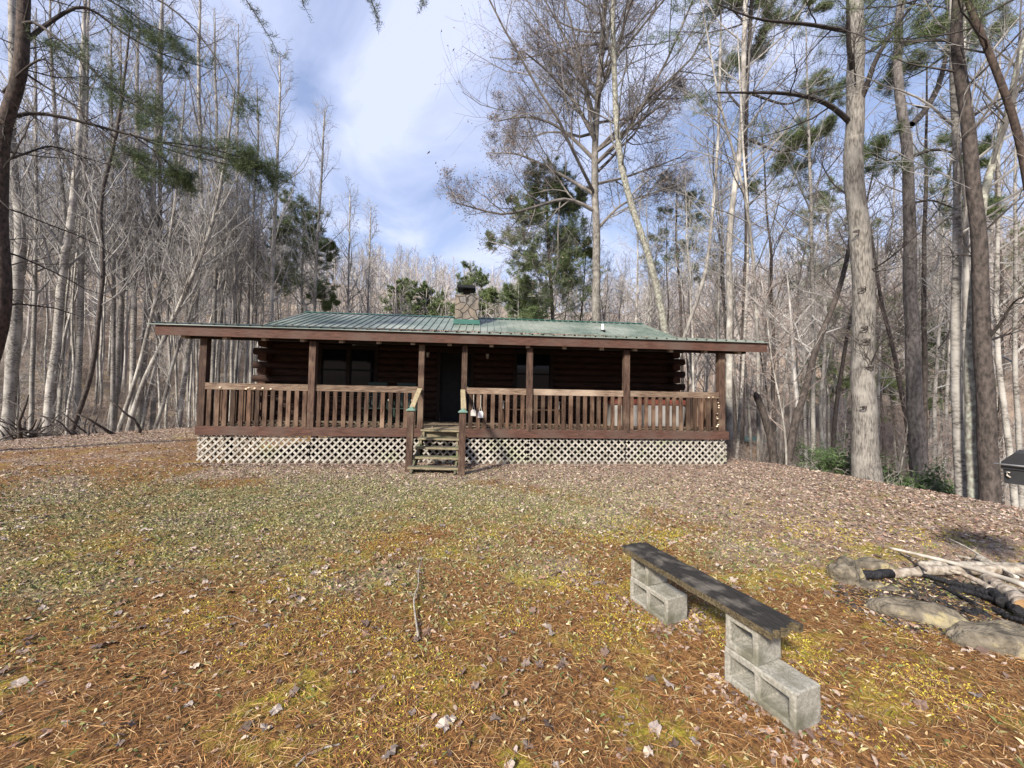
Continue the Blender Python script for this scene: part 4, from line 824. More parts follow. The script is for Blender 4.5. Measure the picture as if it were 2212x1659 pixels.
mb = MB(); zv = zroof(13.9); mb.tube([(vp[0], 13.9, zv-.05), (vp[0], 13.9, zv+.28)], .045, 12); part(mb, 'vent_pipe', M['pipe'], roof, smooth=True)
mb = MB(); mb.tube([(vp[0], 13.9, zv-.02), (vp[0], 13.9, zv+.035), (vp[0], 13.9, zv+.07)], [.12, .09, .05], 12); part(mb, 'vent_boot', M['cap'], roof)
x = np.r_[rng.normal(1.6, 1.1, 420), rng.normal(-1.2, .8, 160), rng.uniform(EL+.2, ER-.2, 260)]; y = np.r_[YE+.03+np.abs(rng.normal(0, .28, 580)), rng.uniform(YE+.1, YR-.3, 260)]
pv, pf = leafproto(3, False); v, f_, c = scat(pv, pf, np.stack([x, y, np.array([zroof(q) for q in y])+.02], -1), rotmats(rng.uniform(0, 6.28, len(x)), rng.normal(.1, .2, len(x)), rng.normal(0, .2, len(x))), np.full(len(x), .065), np.array([(.36,.21,.15),(.26,.14,.10),(.42,.28,.20)])[rng.integers(0, 3, len(x))])
tag(fobj('roof_leaf_litter', v, f_, M['leafc'], cols=c), 'reddish dead leaves gathered along the eave of the green roof', kind='stuff')
x = rng.uniform(XL+.1, XR-.1, 260); y = rng.uniform(D+.1, YW-.2, 260); v, f_, c = scat(pv, pf, np.stack([x, y, x*0+ZF+.004], -1), rotmats(rng.uniform(0, 6.28, 260), rng.normal(0, .15, 260), rng.normal(0, .15, 260)), np.full(260, .05), LC[rng.integers(0, 10, 260)])
tag(fobj('porch_leaf_litter', v, f_, M['leafc'], cols=c), 'dry leaves blown onto the porch floor', kind='stuff')
# chimney
cx0, cx1 = -1.0, -.11
mb = MB(); nx = 14
def rough_box(x0, x1, y0, y1, z0, z1, amp, n_=12):
    bm = bmesh.new(); bmesh.ops.create_cube(bm, size=1); bmesh.ops.subdivide_edges(bm, edges=bm.edges[:], cuts=n_, use_grid_fill=True)
    for v in bm.verts:
        v.co = Vector(((x0+x1)/2+v.co.x*(x1-x0), (y0+y1)/2+v.co.y*(y1-y0), (z0+z1)/2+v.co.z*(z1-z0)))
        v.co += Vector(mnoise.noise_vector(v.co*4.5))*amp
    Vv = np.array([v.co[:] for v in bm.verts]); Ff = [[v.index for v in f_.verts] for f_ in bm.faces]; bm.free(); return Vv, np.array(Ff)
mb.add(*rough_box(cx0, cx1, 14.55, 15.35, 4.0, 5.42, .045)); chim = part(mb, 'chimney', M['chimney'])
part(MB().add([(cx0-.05, 14.42, zroof(14.42)+.03), (cx1+.05, 14.42, zroof(14.42)+.03), (cx1+.04, 14.50, zroof(14.42)+.22), (cx0-.04, 14.50, zroof(14.42)+.22), (cx1+.05, 15.4, zroof(15.4)+.03), (cx1+.04, 15.4, zroof(15.4)+.2), (cx0-.05, 15.4, zroof(15.4)+.03), (cx0-.04, 15.4, zroof(15.4)+.2)], [(0, 1, 2, 3), (1, 4, 5, 2), (6, 0, 3, 7)]), 'flashing', M['flash'], chim)
part(MB().box(-.72, -.46, 14.85, 15.1, 5.38, 5.704), 'flue', M['darkwood'], chim)
mbc = MB(); mbc.obox((-.60, 14.95, 5.715), (1, 0, -.01), (0, 1, 0), (0, 0, 1), .66, .66, .02);
mbc.obox((-.60, 14.95, 5.775), (1, 0, -.03), (0, 1, 0), (.03, 0, 1), .70, .70, .10); part(mbc, 'chimney_cap', M['cap'], chim)
# log walls
openings = [(-4.62, -3.02, ZF+.78, 2.98), (1.02, 2.16, ZF+.78, 2.98), (-1.22, -.25, ZF, 2.93)]
WXL, WXR = -6.05, 5.95; LH = .195
mb = MB(); z = ZF-.1; row = 0; mside = MB()
def logm(mbx, a, b, y, zc, axis=0, hw=.10):
    prof_ = [(-hw, -LH/2), (-hw*.96, -LH*.3), (-hw*1.12, 0), (-hw*.96, LH*.3), (-hw, LH/2), (hw, LH/2), (hw, -LH/2)]
    prof_ = [(-hw+.022, -LH/2+.003), (-hw-.012, -LH*.36), (-hw-.035, -LH*.12), (-hw-.035, LH*.12), (-hw-.012, LH*.36), (-hw+.022, LH/2-.003), (hw, LH/2-.003), (hw, -LH/2+.003)]
    m_ = len(prof_); Vv = []
    for e in (a, b):
        for (q, zz) in prof_: Vv.append((e, y+q, zc+zz) if axis == 0 else (y+q, e, zc+zz))
    mbx.add(Vv, [(i_, (i_+1) % m_, (i_+1) % m_+m_, i_+m_) for i_ in range(m_)])
    for o_ in (0, m_): mbx.add([Vv[o_+i_] for i_ in range(m_)], [tuple(range(m_))])
mback = MB(); msr = MB()
while z < 3.2:
    zc = z+LH/2; even = row % 2 == 0
    a, b = (WXL-.42, WXR+.42) if even else (WXL+.1, WXR-.1)
    segs = [(a, b)]
    for (o0, o1, zl, zh) in openings:
        if zc > zl-.02 and zc < zh+.02:
            ns = []
            for (p_, q_) in segs:
                if o0 > p_ and o1 < q_: ns += [(p_, o0), (o1, q_)]
                else: ns.append((p_, q_))
            segs = ns
    for p_, q_ in segs: logm(mb, p_, q_, YW, zc)
    logm(mback, a, b, 20.6, zc)
    ya, yb = (YW+.1, 20.5) if even else (YW-.42, 21.0)
    logm(mside, ya, yb, WXL, zc, 1); logm(msr, ya, yb, WXR, zc, 1)
    z += LH; row += 1
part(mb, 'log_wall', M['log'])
part(mback, 'log_wall', M['log']); LOG_LIT = mat('stained_log_sunlit', (.028,.013,.009), (.085,.036,.022), 3.5, stretch=(5,.8,5), bump=.3)  # side-wall logs painted in a sunlit tone; front wall keeps the shaded one
part(mside, 'log_wall', LOG_LIT); part(msr, 'log_wall', LOG_LIT)
part(MB().box(WXL, WXR, YW-.02, YW+.08, 3.26, 3.42), 'wall_plate', M['darkwood'])
for X_ in (WXL+.02, WXR-.02): part(MB().add([(X_, YW, 3.24), (X_, 20.6, 3.24), (X_, 19.3, ZBD-.08), (X_, YR, ZR-.1), (X_, YBD, ZBD-.08), (X_, YW, 3.45)], [(0, 1, 2, 3, 4, 5)]), 'gable', M['wood_red'])
# windows, door
def window(x0, x1, z0, z1, npane, nm='window'):
    fr = MB(); y0, y1 = YW-.15, YW-.06
    fr.box(x0, x0+.09, y0, y1, z0, z1).box(x1-.09, x1, y0, y1, z0, z1).box(x0+.09, x1-.09, y0, y1, z1-.09, z1).box(x0+.09, x1-.09, y0, y1, z0, z0+.08)
    wdt = (x1-x0-.18)/npane
    for k in range(1, npane): fr.box(x0+.09+wdt*k-.045, x0+.09+wdt*k+.045, y0+.002, y1, z0+.08, z1-.09)
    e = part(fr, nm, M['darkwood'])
    for k in range(npane):
        a = x0+.09+wdt*k+(.045 if k else 0); b = x0+.09+wdt*(k+1)-(.045 if k < npane-1 else 0)
        zm = (z0+z1)/2-.02
        part(MB().box(a+.03, b-.03, y0+.055, y0+.06, z0+.11, z1-.12), 'pane', M['glass'], e)
        part(MB().box(a, a+.03, y0+.03, y0+.065, z0+.08, z1-.09).box(b-.03, b, y0+.03, y0+.065, z0+.08, z1-.09).box(a+.03, b-.03, y0+.03, y0+.065, zm, zm+.05).box(a+.03, b-.03, y0+.03, y0+.065, z0+.08, z0+.11).box(a+.03, b-.03, y0+.03, y0+.065, z1-.12, z1-.09), 'sash', M['cap'], e)
window(-4.66, -2.98, ZF+.74, 3.0, 2); window(.98, 2.2, ZF+.74, 3.0, 1)
mb = MB(); mb.box(-1.28, -1.18, YW-.16, YW-.05, ZF+.001, 2.95).box(-.29, -.19, YW-.16, YW-.05, ZF+.001, 2.95).box(-1.18, -.29, YW-.16, YW-.05, 2.86, 2.95)
dfr = part(mb, 'door', M['darkwood']); part(MB().box(-1.178, -.292, YW-.04, YW, ZF+.002, 2.858), 'door_leaf', M['cap'], dfr); part(MB().tube([(-.38, YW-.10, 1.85), (-.38, YW-.04, 1.85)], .03, 10), 'door_knob', M['steel'], dfr)
for X_, Z_ in ((-1.55, 2.78), (.2, 2.78)):
    mb = MB(); mb.box(X_-.05, X_+.05, YW-.2, YW-.13, Z_+.05, Z_+.08).tube([(X_, YW-.2, Z_-.07), (X_, YW-.2, Z_+.05)], [.035, .05], 8); part(mb, 'wall_lantern', M['steel'])
# stairs
st = part(MB().box(-1.30, -.44, 8.99, 9.03, .62, .76), 'stairs', M['treadedge'])
part(MB().beam((-1.29, D+.02, .66), (-1.34, 7.93, -.06), .04, .20), 'stringer', M['tread'], st); part(MB().beam((-.44, D+.02, .66), (-.47, 7.83, -.06), .04, .20), 'stringer', M['tread'], st)
tz = [.805, .64, .47, .30, .13]; ty = [8.84, 8.60, 8.36, 8.12, 7.88]
tx = [(-1.325, -.43), (-1.35, -.425), (-1.375, -.41), (-1.40, -.395), (-1.43, -.375)]
for k in range(5):
    (a, b), y_, z_ = tx[k], ty[k], tz[k]; skw = .14
    def bx(mb, yf, yb_, zl, zh, c=0):
        Vv = [(a+c, yf+.10, zl), (b-c, yf-.04, zl), (b-c, yb_-.04, zl), (a+c, yb_+.10, zl), (a+c, yf+.10, zh), (b-c, yf-.04, zh), (b-c, yb_-.04, zh), (a+c, yb_+.10, zh)]
        mb.add(Vv, [(0,3,2,1),(4,5,6,7),(0,1,5,4),(1,2,6,5),(2,3,7,6),(3,0,4,7)]); return mb
    t_ = part(bx(MB(), y_+.003, y_+.24, z_-.036, z_), 'tread', M['tread'], st)
    part(bx(MB(), y_-.012, y_+.002, z_-.040, z_+.001), 'tread_edge', M['treadedge'], st)
    for X_ in (a+.05, b-.07): part(MB().box(X_, X_+.035, y_+.02+(.07 if X_ < -1 else -.03), y_+.20, max(-.05, z_-.165), z_-.042), 'riser_block', M['treadedge'], st)
for (bu, tu, X0, Y0, zt_) in ((0, 0, -1.42, 8.2, 1.255), (0, 0, -.335, 7.86, 1.245)):
    mb = MB(); lean_ = .02; w_ = .135
    Vv = []
    for z_, dx in ((-.1, -.02 if X0 < -1 else -.005), (zt_, 0.0)):
        for i_, j_ in ((-1, -1), (1, -1), (1, 1), (-1, 1)): Vv.append((X0+dx+i_*w_/2*.98, Y0+j_*w_/2, z_))
    mb.add(Vv, [(0,3,2,1),(4,5,6,7),(0,1,5,4),(1,2,6,5),(2,3,7,6),(3,0,4,7)]); nw = part(mb, 'newel_post', M['post'])
    c_ = .092; mb = MB(); mb.add([(X0-c_, Y0-c_, zt_), (X0+c_, Y0-c_, zt_), (X0+c_, Y0+c_, zt_), (X0-c_, Y0+c_, zt_), (X0-c_, Y0-c_, zt_+.02), (X0+c_, Y0-c_, zt_+.02), (X0+c_, Y0+c_, zt_+.02), (X0-c_, Y0+c_, zt_+.02), (X0, Y0, zt_+.085)], [(0,3,2,1),(0,1,5,4),(1,2,6,5),(2,3,7,6),(3,0,4,7)])
    mb.add([(X0-c_, Y0-c_, zt_+.02), (X0+c_, Y0-c_, zt_+.02), (X0+c_, Y0+c_, zt_+.02), (X0-c_, Y0+c_, zt_+.02), (X0, Y0, zt_+.085)], [(0, 1, 4), (1, 2, 4), (2, 3, 4), (3, 0, 4)]); part(mb, 'post_cap', M['newelcap'], nw)
    xe = -1.385 if X0 < -1 else -.40
    part(MB().beam((X0+.01, Y0+.05, zt_+.06), (xe, D-.04, zt_+.47), .105, .038), 'stair_rail', M['newwood'])

# ------------------------------------------------------------------ things on the porch
def at_thing(name, loc, label, cat, group=None): return empty(name, loc, label, cat, group)
def lpart(mb, name, m_, parent, smooth=False): return mb.build(name, m_, parent, smooth=smooth)
# wooden bench
b_ = at_thing('porch_bench', (1.43, 10.85, ZF), 'long wooden bench with slatted back on the porch, seen through the balusters', 'bench')
mb = MB()
for k in range(4): mb.box(-.85, .85, -.22+k*.115, -.22+k*.115+.10, .40, .43)
lpart(mb, 'seat', M['balu'], b_); mb = MB()
for k in range(5): mb.obox((0, .27+k*.012, .52+k*.10), (1, 0, 0), (0, 1, 0), (0, .1, 1), 1.3, .025, .085)
lpart(mb, 'backrest', M['balu'], b_)
for X_ in (-.78, .78):
    for Y_ in (-.18, .24): lpart(MB().box(X_-.03, X_+.03, Y_-.03, Y_+.03, 0, .398), 'leg', M['balu'], b_)
    lpart(MB().box(X_-.03, X_+.03, -.25, .28, .62, .65).box(X_-.02, X_+.02, -.20, -.16, .432, .62), 'armrest', M['paletip'], b_)
# hot tub
b_ = at_thing('hot_tub', (4.72, 10.85, ZF), 'pale grey rounded hot tub with a red brown cover behind the right railing', 'hot tub')
def rr(wx, wy, r_, n_=6):
    o_ = []
    for cx_, cy_, a0 in ((wx-r_, wy-r_, 0), (-wx+r_, wy-r_, 90), (-wx+r_, -wy+r_, 180), (wx-r_, -wy+r_, 270)):
        for k in range(n_+1): a = rad(a0+90*k/n_); o_.append((cx_+r_*math.cos(a), cy_+r_*math.sin(a)))
    return o_
def loft(rings):
    m_ = len(rings[0]); Vv = [p for r_ in rings for p in r_]; Ff = []
    for j in range(len(rings)-1):
        for k in range(m_): Ff.append((j*m_+k, j*m_+(k+1) % m_, (j+1)*m_+(k+1) % m_, (j+1)*m_+k))
    mb = MB().add(Vv, Ff); mb.add([rings[-1][k] for k in range(m_)], [tuple(range(m_))]); mb.add([rings[0][k] for k in range(m_)], [tuple(range(m_))[::-1]]); return mb
lpart(loft([[(x_, y_, 0) for x_, y_ in rr(1.00, .60, .25)], [(x_, y_, .3) for x_, y_ in rr(1.04, .63, .28)], [(x_, y_, .62) for x_, y_ in rr(1.08, .66, .3)]]), 'shell', M['tub'], b_, smooth=False)
lpart(loft([[(x_, y_, .622) for x_, y_ in rr(1.12, .69, .3)], [(x_, y_, .70) for x_, y_ in rr(1.12, .69, .3)], [(x_, y_, .76) for x_, y_ in rr(1.04, .62, .25)]]), 'cover', M['lid'], b_)
# rocking chairs
def rocker(X_, Y_, label):
    e = at_thing('rocking_chair', (X_, Y_, ZF), label, 'chair', 'chairs behind the railing left of the steps')
    mb = MB()
    for k in range(5): mb.box(-.25, .25, -.25+k*.1, -.17+k*.1, .40, .42)
    lpart(mb, 'seat', M['darkgreen'], e); mb = MB()
    for k in range(5): mb.obox((-.2+k*.1, .30, .74), (1, 0, 0), (0, 1, 0), (0, .2, 1), .06, .02, .62)
    mb.obox((0, .37, 1.05), (1, 0, 0), (0, 1, 0), (0, .2, 1), .5, .03, .08); lpart(mb, 'backrest', M['darkgreen'], e)
    for s_ in (-.29, .29):
        lpart(MB().box(s_-.035, s_+.035, -.24, .30, .62, .645), 'armrest', M['darkgreen'], e)
        lpart(MB().box(s_-.04, s_+.04, -.30, -.242, .60, .65), 'arm_tip', M['paletip'], e)
        lpart(MB().box(s_-.02, s_+.02, -.22, -.18, .05, .618), 'leg', M['darkgreen'], e); lpart(MB().box(s_-.02, s_+.02, .24, .28, .05, .618), 'leg', M['darkgreen'], e)
        lpart(MB().tube([(s_, y_, .03+.25*(y_*y_)) for y_ in np.linspace(-.45, .55, 9)], .02, 6), 'rocker', M['darkgreen'], e)
rocker(-2.75, 10.3, 'dark green rocking chair left of the other one, behind the railing'); rocker(-2.0, 10.35, 'dark green rocking chair nearest the steps with pale arm tips')
# paddles hung on balusters
def paddle(X_, ztop, L_, m_, label):
    e = at_thing('grill_spatula', (X_, D-.012, ztop), label, 'spatula', 'flat tools hanging on the balusters')
    lpart(MB().tube([(0, 0, 0), (0, 0, -L_*.45)], .008, 6).tube([(0, 0, -L_*.45), (-.028, 0, -L_*.72)], .006, 5).tube([(0, 0, -L_*.45), (.028, 0, -L_*.72)], .006, 5), 'handle', M['paletip'], e)
    lpart(MB().add([(-.032, -.006, -L_*.70), (.032, -.006, -L_*.70), (.062, -.006, -L_*.78), (.062, -.006, -L_), (-.062, -.006, -L_), (-.062, -.006, -L_*.78), (-.032, .006, -L_*.70), (.032, .006, -L_*.70), (.062, .006, -L_*.78), (.062, .006, -L_), (-.062, .006, -L_), (-.062, .006, -L_*.78)], [(0, 5, 4, 3, 2, 1), (6, 7, 8, 9, 10, 11)]).add([(-.062, -.006, -L_), (.062, -.006, -L_), (.062, .006, -L_), (-.062, .006, -L_)], [(0, 1, 2, 3)]), 'blade', m_, e)
p1 = atY(1023.5, 850, D); p2 = atY(1039, 850, D)
paddle(p1[0], RAILT-.16, .50, mat('greyed_blade', (.34,.32,.29), (.50,.48,.45), 12), 'greyish flat tool hanging on a baluster right of the steps, the left of two')
paddle(p2[0], RAILT-.17, .53, mat('pale_blade', (.55,.54,.52), (.75,.74,.72), 12), 'whiter flat tool hanging on a baluster right of the steps, the right of two')
# door mat
b_ = at_thing('door_mat', (-.7, 11.0, ZF), 'flat dark mat lying on the deck in front of the door', 'mat'); lpart(MB().box(-.4, .4, -.25, .25, .002, .014), 'mat', M['darkwood'], b_)

# ------------------------------------------------------------------ cinder block bench
def block_mesh(L_, holes, m_):
    """hollow block, length along X, hollow along Y, .19 high and deep"""
    xs_ = [-L_/2]
    wall = .034; n_ = holes; hw = (L_-wall*(n_+1))/n_
    for k in range(n_): xs_ += [xs_[-1]+wall, xs_[-1]+wall+hw]
    xs_.append(L_/2); zs = [0, .040, .150, .19]; bm = bmesh.new(); g = {}
    for i_, x_ in enumerate(xs_):
        for j_, z_ in enumerate(zs): g[i_, j_] = bm.verts.new((x_, -.095, z_))
    fs = []
    for i_ in range(len(xs_)-1):
        for j_ in range(3):
            if j_ == 1 and i_ % 2 == 1: continue
            fs.append(bm.faces.new((g[i_, j_], g[i_+1, j_], g[i_+1, j_+1], g[i_, j_+1])))
    r_ = bmesh.ops.extrude_face_region(bm, geom=fs); vs = [v for v in r_['geom'] if isinstance(v, bmesh.types.BMVert)]; bmesh.ops.translate(bm, verts=vs, vec=(0, .19, 0))
    bmesh.ops.recalc_face_normals(bm, faces=bm.faces)
    es = [e for e in bm.edges if len(e.link_faces) == 2 and e.calc_face_angle(0) > 1.0]
    bmesh.ops.bevel(bm, geom=es, offset=.009, segments=3, affect='EDGES', profile=.5)
    hv = []
    bmesh.ops.triangulate(bm, faces=bm.faces); bmesh.ops.subdivide_edges(bm, edges=[e for e in bm.edges if e.calc_length() > .035], cuts=2, use_grid_fill=False)
    for v in bm.verts: v.co += Vector(mnoise.noise_vector(v.co*28))*.0022+Vector(mnoise.noise_vector(v.co*90))*.0010
    me = bpy.data.meshes.new('block'); bm.to_mesh(me); bm.free(); me.materials.append(m_); return me
mfull = block_mesh(.385, 2, M['block']); mhalf = block_mesh(.19, 1, M['block'])
def place_block(me, p, ang, z, label):
    o_ = bpy.data.objects.new('cinder_block', me); o_.location = (p[0], p[1], z); o_.rotation_euler = (0, 0, ang); COL.objects.link(o_); tag(o_, label, 'cinder block', 'cinder blocks holding up the bench plank')
def bl(A, B, side=-1):   # A far bottom corner, B near bottom corner of the hollow face
    A = np.array(A[:2]); B = np.array(B[:2]); dvec = B-A; L_ = np.linalg.norm(dvec); u_ = dvec/L_; nrm = np.array([-u_[1], u_[0]]); return A, u_, nrm
A, u_, nn = bl((1.40, 2.12), (1.51, 1.755)); ang = math.atan2(u_[1], u_[0])
c = A+u_*.1925+nn*.095; place_block(mfull, c, ang, -.012, 'full cinder block on the ground at the near end of the bench')
c2 = A+u_*.10+nn*.097; place_block(mhalf, c2, ang+.02, .179, 'half cinder block stacked directly under the near end of the plank')
A2, u2, n2_ = bl((1.20, 2.985), (1.32, 2.62)); ang2 = math.atan2(u2[1], u2[0])
place_block(mfull, A2+u2*.1925+n2_*.095, ang2, -.012, 'full cinder block on the ground at the far end of the bench')
place_block(mhalf, A2+u2*.10+n2_*.097, ang2-.02, .179, 'half cinder block stacked directly under the far end of the plank')
def plank():
    bm = bmesh.new(); a = np.array([1.25, 3.02]); b = np.array([1.575, 1.875]); d_ = b-a; L_ = np.linalg.norm(d_); bmesh.ops.create_cube(bm, size=1)
    bmesh.ops.subdivide_edges(bm, edges=[e for e in bm.edges if abs((e.verts[0].co-e.verts[1].co).x) > .5], cuts=60); bmesh.ops.subdivide_edges(bm, edges=[e for e in bm.edges if abs((e.verts[0].co-e.verts[1].co).y) > .5], cuts=14)
    for v in bm.verts:
        x_, y_, z_ = v.co
        nz = mnoise.noise(Vector((x_*2.2, y_*26, 3)))*.0045+mnoise.noise(Vector((x_*9, y_*60, 7)))*.0020
        end = 0
        if x_ > .49: end = mnoise.noise(Vector((1, y_*9, 5)))*.030-(.03 if y_ > .12 else 0)+(.035 if y_ > .33 else 0)
        if x_ < -.49: end = mnoise.noise(Vector((4, y_*8, 2)))*.02
        v.co = Vector((x_*L_+end, y_*.235+mnoise.noise(Vector((x_*6, y_, 9)))*.006, z_*.046+(nz if z_ > 0 else 0)-.010*abs(y_)**3*8*(z_ > 0)+.003*math.sin(x_*5)))
    bm.normal_update()
    for f_ in bm.faces:
        if abs(f_.normal.z) < .6 and f_.calc_center_median().z < .016: f_.material_index = 1
    me = bpy.data.meshes.new('bench_plank'); bm.to_mesh(me); bm.free(); me.materials.append(M['plank']); me.materials.append(M['plankside'])
    o_ = bpy.data.objects.new('bench_plank', me); o_.location = ((a[0]+b[0])/2, (a[1]+b[1])/2, .393); o_.rotation_euler = (0, 0, math.atan2(d_[1], d_[0])); COL.objects.link(o_)
    tag(o_, 'blackened weathered plank seat with a broken corner resting on cinder blocks', 'bench plank')
M['plank'].node_tree.nodes['Mapping'].inputs['Scale'].default_value = (.7, 12, 4)
plank()

# ------------------------------------------------------------------ fire pit
def stone(label, p, sx, sy, sz, ang, seed, zoff=0.0, tilt=0.0):
    bm = bmesh.new(); bmesh.ops.create_icosphere(bm, subdivisions=5, radius=1)
    for v in bm.verts:
        c_ = v.co.copy(); f_ = 1+.28*mnoise.noise(c_*1.1+Vector((seed*3.1, 0, 0)))+.10*mnoise.noise(c_*2.7+Vector((0, seed, 0)))+.03*mnoise.noise(c_*8)
        c_ = c_*f_; c_.z = min(c_.z, .80+.16*mnoise.noise(c_*2.2+Vector((seed,0,0)))+.25*c_.x); v.co = Vector((c_.x*sx/2, c_.y*sy/2, c_.z*sz*.62))
    for f_ in bm.faces: f_.smooth = True
    me = bpy.data.meshes.new('fire_pit_stone'); bm.to_mesh(me); bm.free(); me.materials.append(M['stone']); o_ = bpy.data.objects.new('fire_pit_stone', me)
    o_.location = (p[0], p[1], zoff); o_.rotation_euler = (tilt, 0, ang); COL.objects.link(o_); tag(o_, label, 'stone', 'stones ringing the fire pit')
g = gp(1829, 1250); stone('rounded grey stone leaning at the left end of the fire pit', g, .30, .22, .26, .3, 1, .03)
g = gp(1888, 1226); stone('tan stone behind the charred log end', g, .32, .18, .15, -.2, 2)
g = gp(1880, 1268); stone('small flat grey stone in front of the charred log end', g, .25, .13, .08, .1, 3)
g = gp(1926, 1277); stone('low buried stone between the small flat stone and the long one', g, .21, .10, .06, -.1, 4)
g = gp(1978, 1335); stone('long rounded boulder with yellow streak in front of the burnt logs', g, .54, .24, .22, -.62, 5)
g = gp(2160, 1398); stone('greenish boulder at the right edge of the photo', g, .56, .26, .24, -.42, 6)
def stick(name, label, pl, r0, r1, m_, z0=.03, z1=.05, sides=10, cat='branch', group='logs and branches in the fire pit', charred=None, rough_=.12, cut=False):
    n_ = len(pl); q = resample([gp(u, v, z0+(z1-z0)*i/(n_-1)) for i, (u, v) in enumerate(pl)], 24); o_ = q[12].copy(); o_[2] = 0
    rr_ = np.linspace(r0, r1, 24); rr_ = rr_*(1+rough_*rng.normal(size=24)*.6)
    q[1:-1] += rng.normal(size=(22, 3))*r0*.10
    e = empty(name, o_, label, cat, group)
    def seg(a, b, mm, nm):
        mb = MB(); mb.tube(q[a:b]-o_, rr_[a:b], sides); ob = mb.build(nm, mm, e, smooth=True); return ob
    if charred is None: seg(0, 24, m_, 'wood')
    elif charred[0] == 0: seg(0, charred[1]+1, M['char'], 'charred_end'); seg(charred[1], 24, m_, 'wood')
    else: seg(0, charred[0]+1, m_, 'wood'); seg(charred[0], 24, M['char'], 'charred_end')
    if cut:
        mb = MB(); dd_ = q[-1]-q[-2]; dd_ /= np.linalg.norm(dd_); mb.tube([q[-1]-o_, q[-1]+dd_*.006-o_], rr_[-1]*.98, sides); mb.build('cut_end', M['cutend'], e)
F4 = lambda *p: [(1769.5+x_*.2, 1165+y_*.2) for x_, y_ in p]
stick('burnt_log', 'pale log with a blackened left end lying across the small stones', F4((385,375),(560,385),(730,375),(1100,350),(1500,330),(2000,330),(2500,330)), .036, .045, M['pale_log'], .05, .07, charred=(0, 4))
stick('long_stick', 'longest thin whitish stick lying across the top of the pile', F4((760,95),(1100,170),(1500,270),(1900,390),(2250,505)), .013, .022, M['paletip'], .06, .16)
stick('charred_log', 'fully charred black log in the middle of the pit', F4((1110,380),(1400,460),(1700,540),(2000,640),(2180,800)), .016, .040, M['char'], .05, .07)
stick('pale_log', 'thick pale log with an orange sawn end at the right edge', F4((1790,410),(1950,510),(2100,610),(2230,730)), .040, .058, M['pale_log'], .10, .10, cut=True)
stick('grey_log', 'weathered grey log lying behind the others', F4((1070,270),(1400,280),(1800,285),(2400,300)), .032, .040, M['stick'], .06, .06)
stick('split_branch', 'weathered split branch pointing up right at the back of the pile', F4((1720,200),(1850,270),(2000,340),(2140,430)), .030, .022, M['stick'], .08, .05)
stick('thin_branch', 'thin pale twig rising behind the pile', F4((1400,-10),(1600,90),(1800,210),(2000,330),(2140,410)), .007, .012, M['paletip'], .05, .10)
stick('forked_branch', 'short pale branch ending in black char over the pit', F4((1400,330),(1560,380),(1700,440),(1830,520),(2000,690)), .012, .040, M['pale_log'], .12, .07, charred=(14,))
stick('thin_dark_twig', 'thin dark twig crossing the pale log', F4((860,140),(960,210),(1060,280),(1150,340)), .006, .010, M['twigdark'], .07, .11)
stick('charcoal_piece', 'short lump of charcoal behind the right boulder', F4((1590,800),(1700,790),(1800,820)), .030, .026, M['char'], .02, .02)
stick('fire_poker_stick', 'thin twig running out of the pit at the bottom right', F4((2080,720),(2160,790),(2260,880)), .008, .010, M['twig'], .03, .03)
for pl_, r_, lab_ in ((F4((1400,520),(1600,560),(1850,640),(2000,700)), .022, 'charred stub under the fully charred log'), (F4((1250,470),(1500,600),(1700,700)), .014, 'thin blackened stick lying across the ash'), (F4((1900,760),(2050,840),(2250,900)), .020, 'short charred piece beside the right boulder'), (F4((1500,180),(1750,230),(1950,300),(2250,420)), .012, 'thin grey stick close under the longest whitish stick'), (F4((1650,470),(1850,470),(2100,520),(2300,600)), .015, 'weathered stick resting between the pale logs')):
    stick('charred_stick' if 'char' in lab_ or 'black' in lab_ else 'grey_stick', lab_, pl_, r_, r_*.8, M['char'] if ('char' in lab_ or 'black' in lab_) else M['stick'], .03, .06)
# ash bed
x = rng.normal(3.6, .36, 3000); y = rng.normal(2.75, .24, 3000); k = np.hypot((x-3.55)/.75, (y-2.75)/.5) < 1
strips('ash_bed', 'dark ash and charcoal crumbs in the middle of the fire pit', x[k], y[k], .035, .02, np.array([(.015,.014,.014),(.03,.027,.025),(.07,.06,.055)]), .3, .01, M['grassc'], taper=.8)
# loose sticks in the yard
GS = 'loose sticks on the lawn'
stick('fallen_stick', 'crooked grey lichened stick lying on the lawn toward the steps', [(903,1374),(898,1335),(893,1300),(897,1280),(905,1265),(903,1240),(908,1215)], .0075, .004, M['stick'], .015, .03, group=GS)
stick('fallen_stick', 'short dark twig near the bottom edge left of centre', [(640,1655),(665,1630),(700,1615),(735,1608)], .006, .004, M['stick'], .01, .01, group=GS)
stick('fallen_stick', 'thin twig lying among leaves at middle left', [(470,1335),(500,1330),(540,1345)], .004, .003, M['stick'], .01, .01, group=GS)
stick('fallen_stick', 'thin twig on the needles right of the bench', [(2040,1520),(2090,1570),(2130,1600)], .004, .003, M['stick'], .01, .01, group=GS)
# leaves in the air
for (u, v, s_, r_, lab, m_) in ((925, 330, .075, 2.2, 'brown leaf drifting in the sky, upper one of two', 'deadleaf'), (940.5, 352.5, .055, 1.9, 'darker small leaf drifting in the sky, lower one of two', 'twigdark')):
    pv, pf = leafproto(3, False); pp = dp(u, v, 7.5); o_ = fobj('falling_leaf', pv*s_*np.array([1.4, .8, 1]), pf, M[m_]); o_.location = pp; o_.rotation_euler = (1.3, r_, .4); tag(o_, lab, 'leaf', 'leaves drifting in the air')

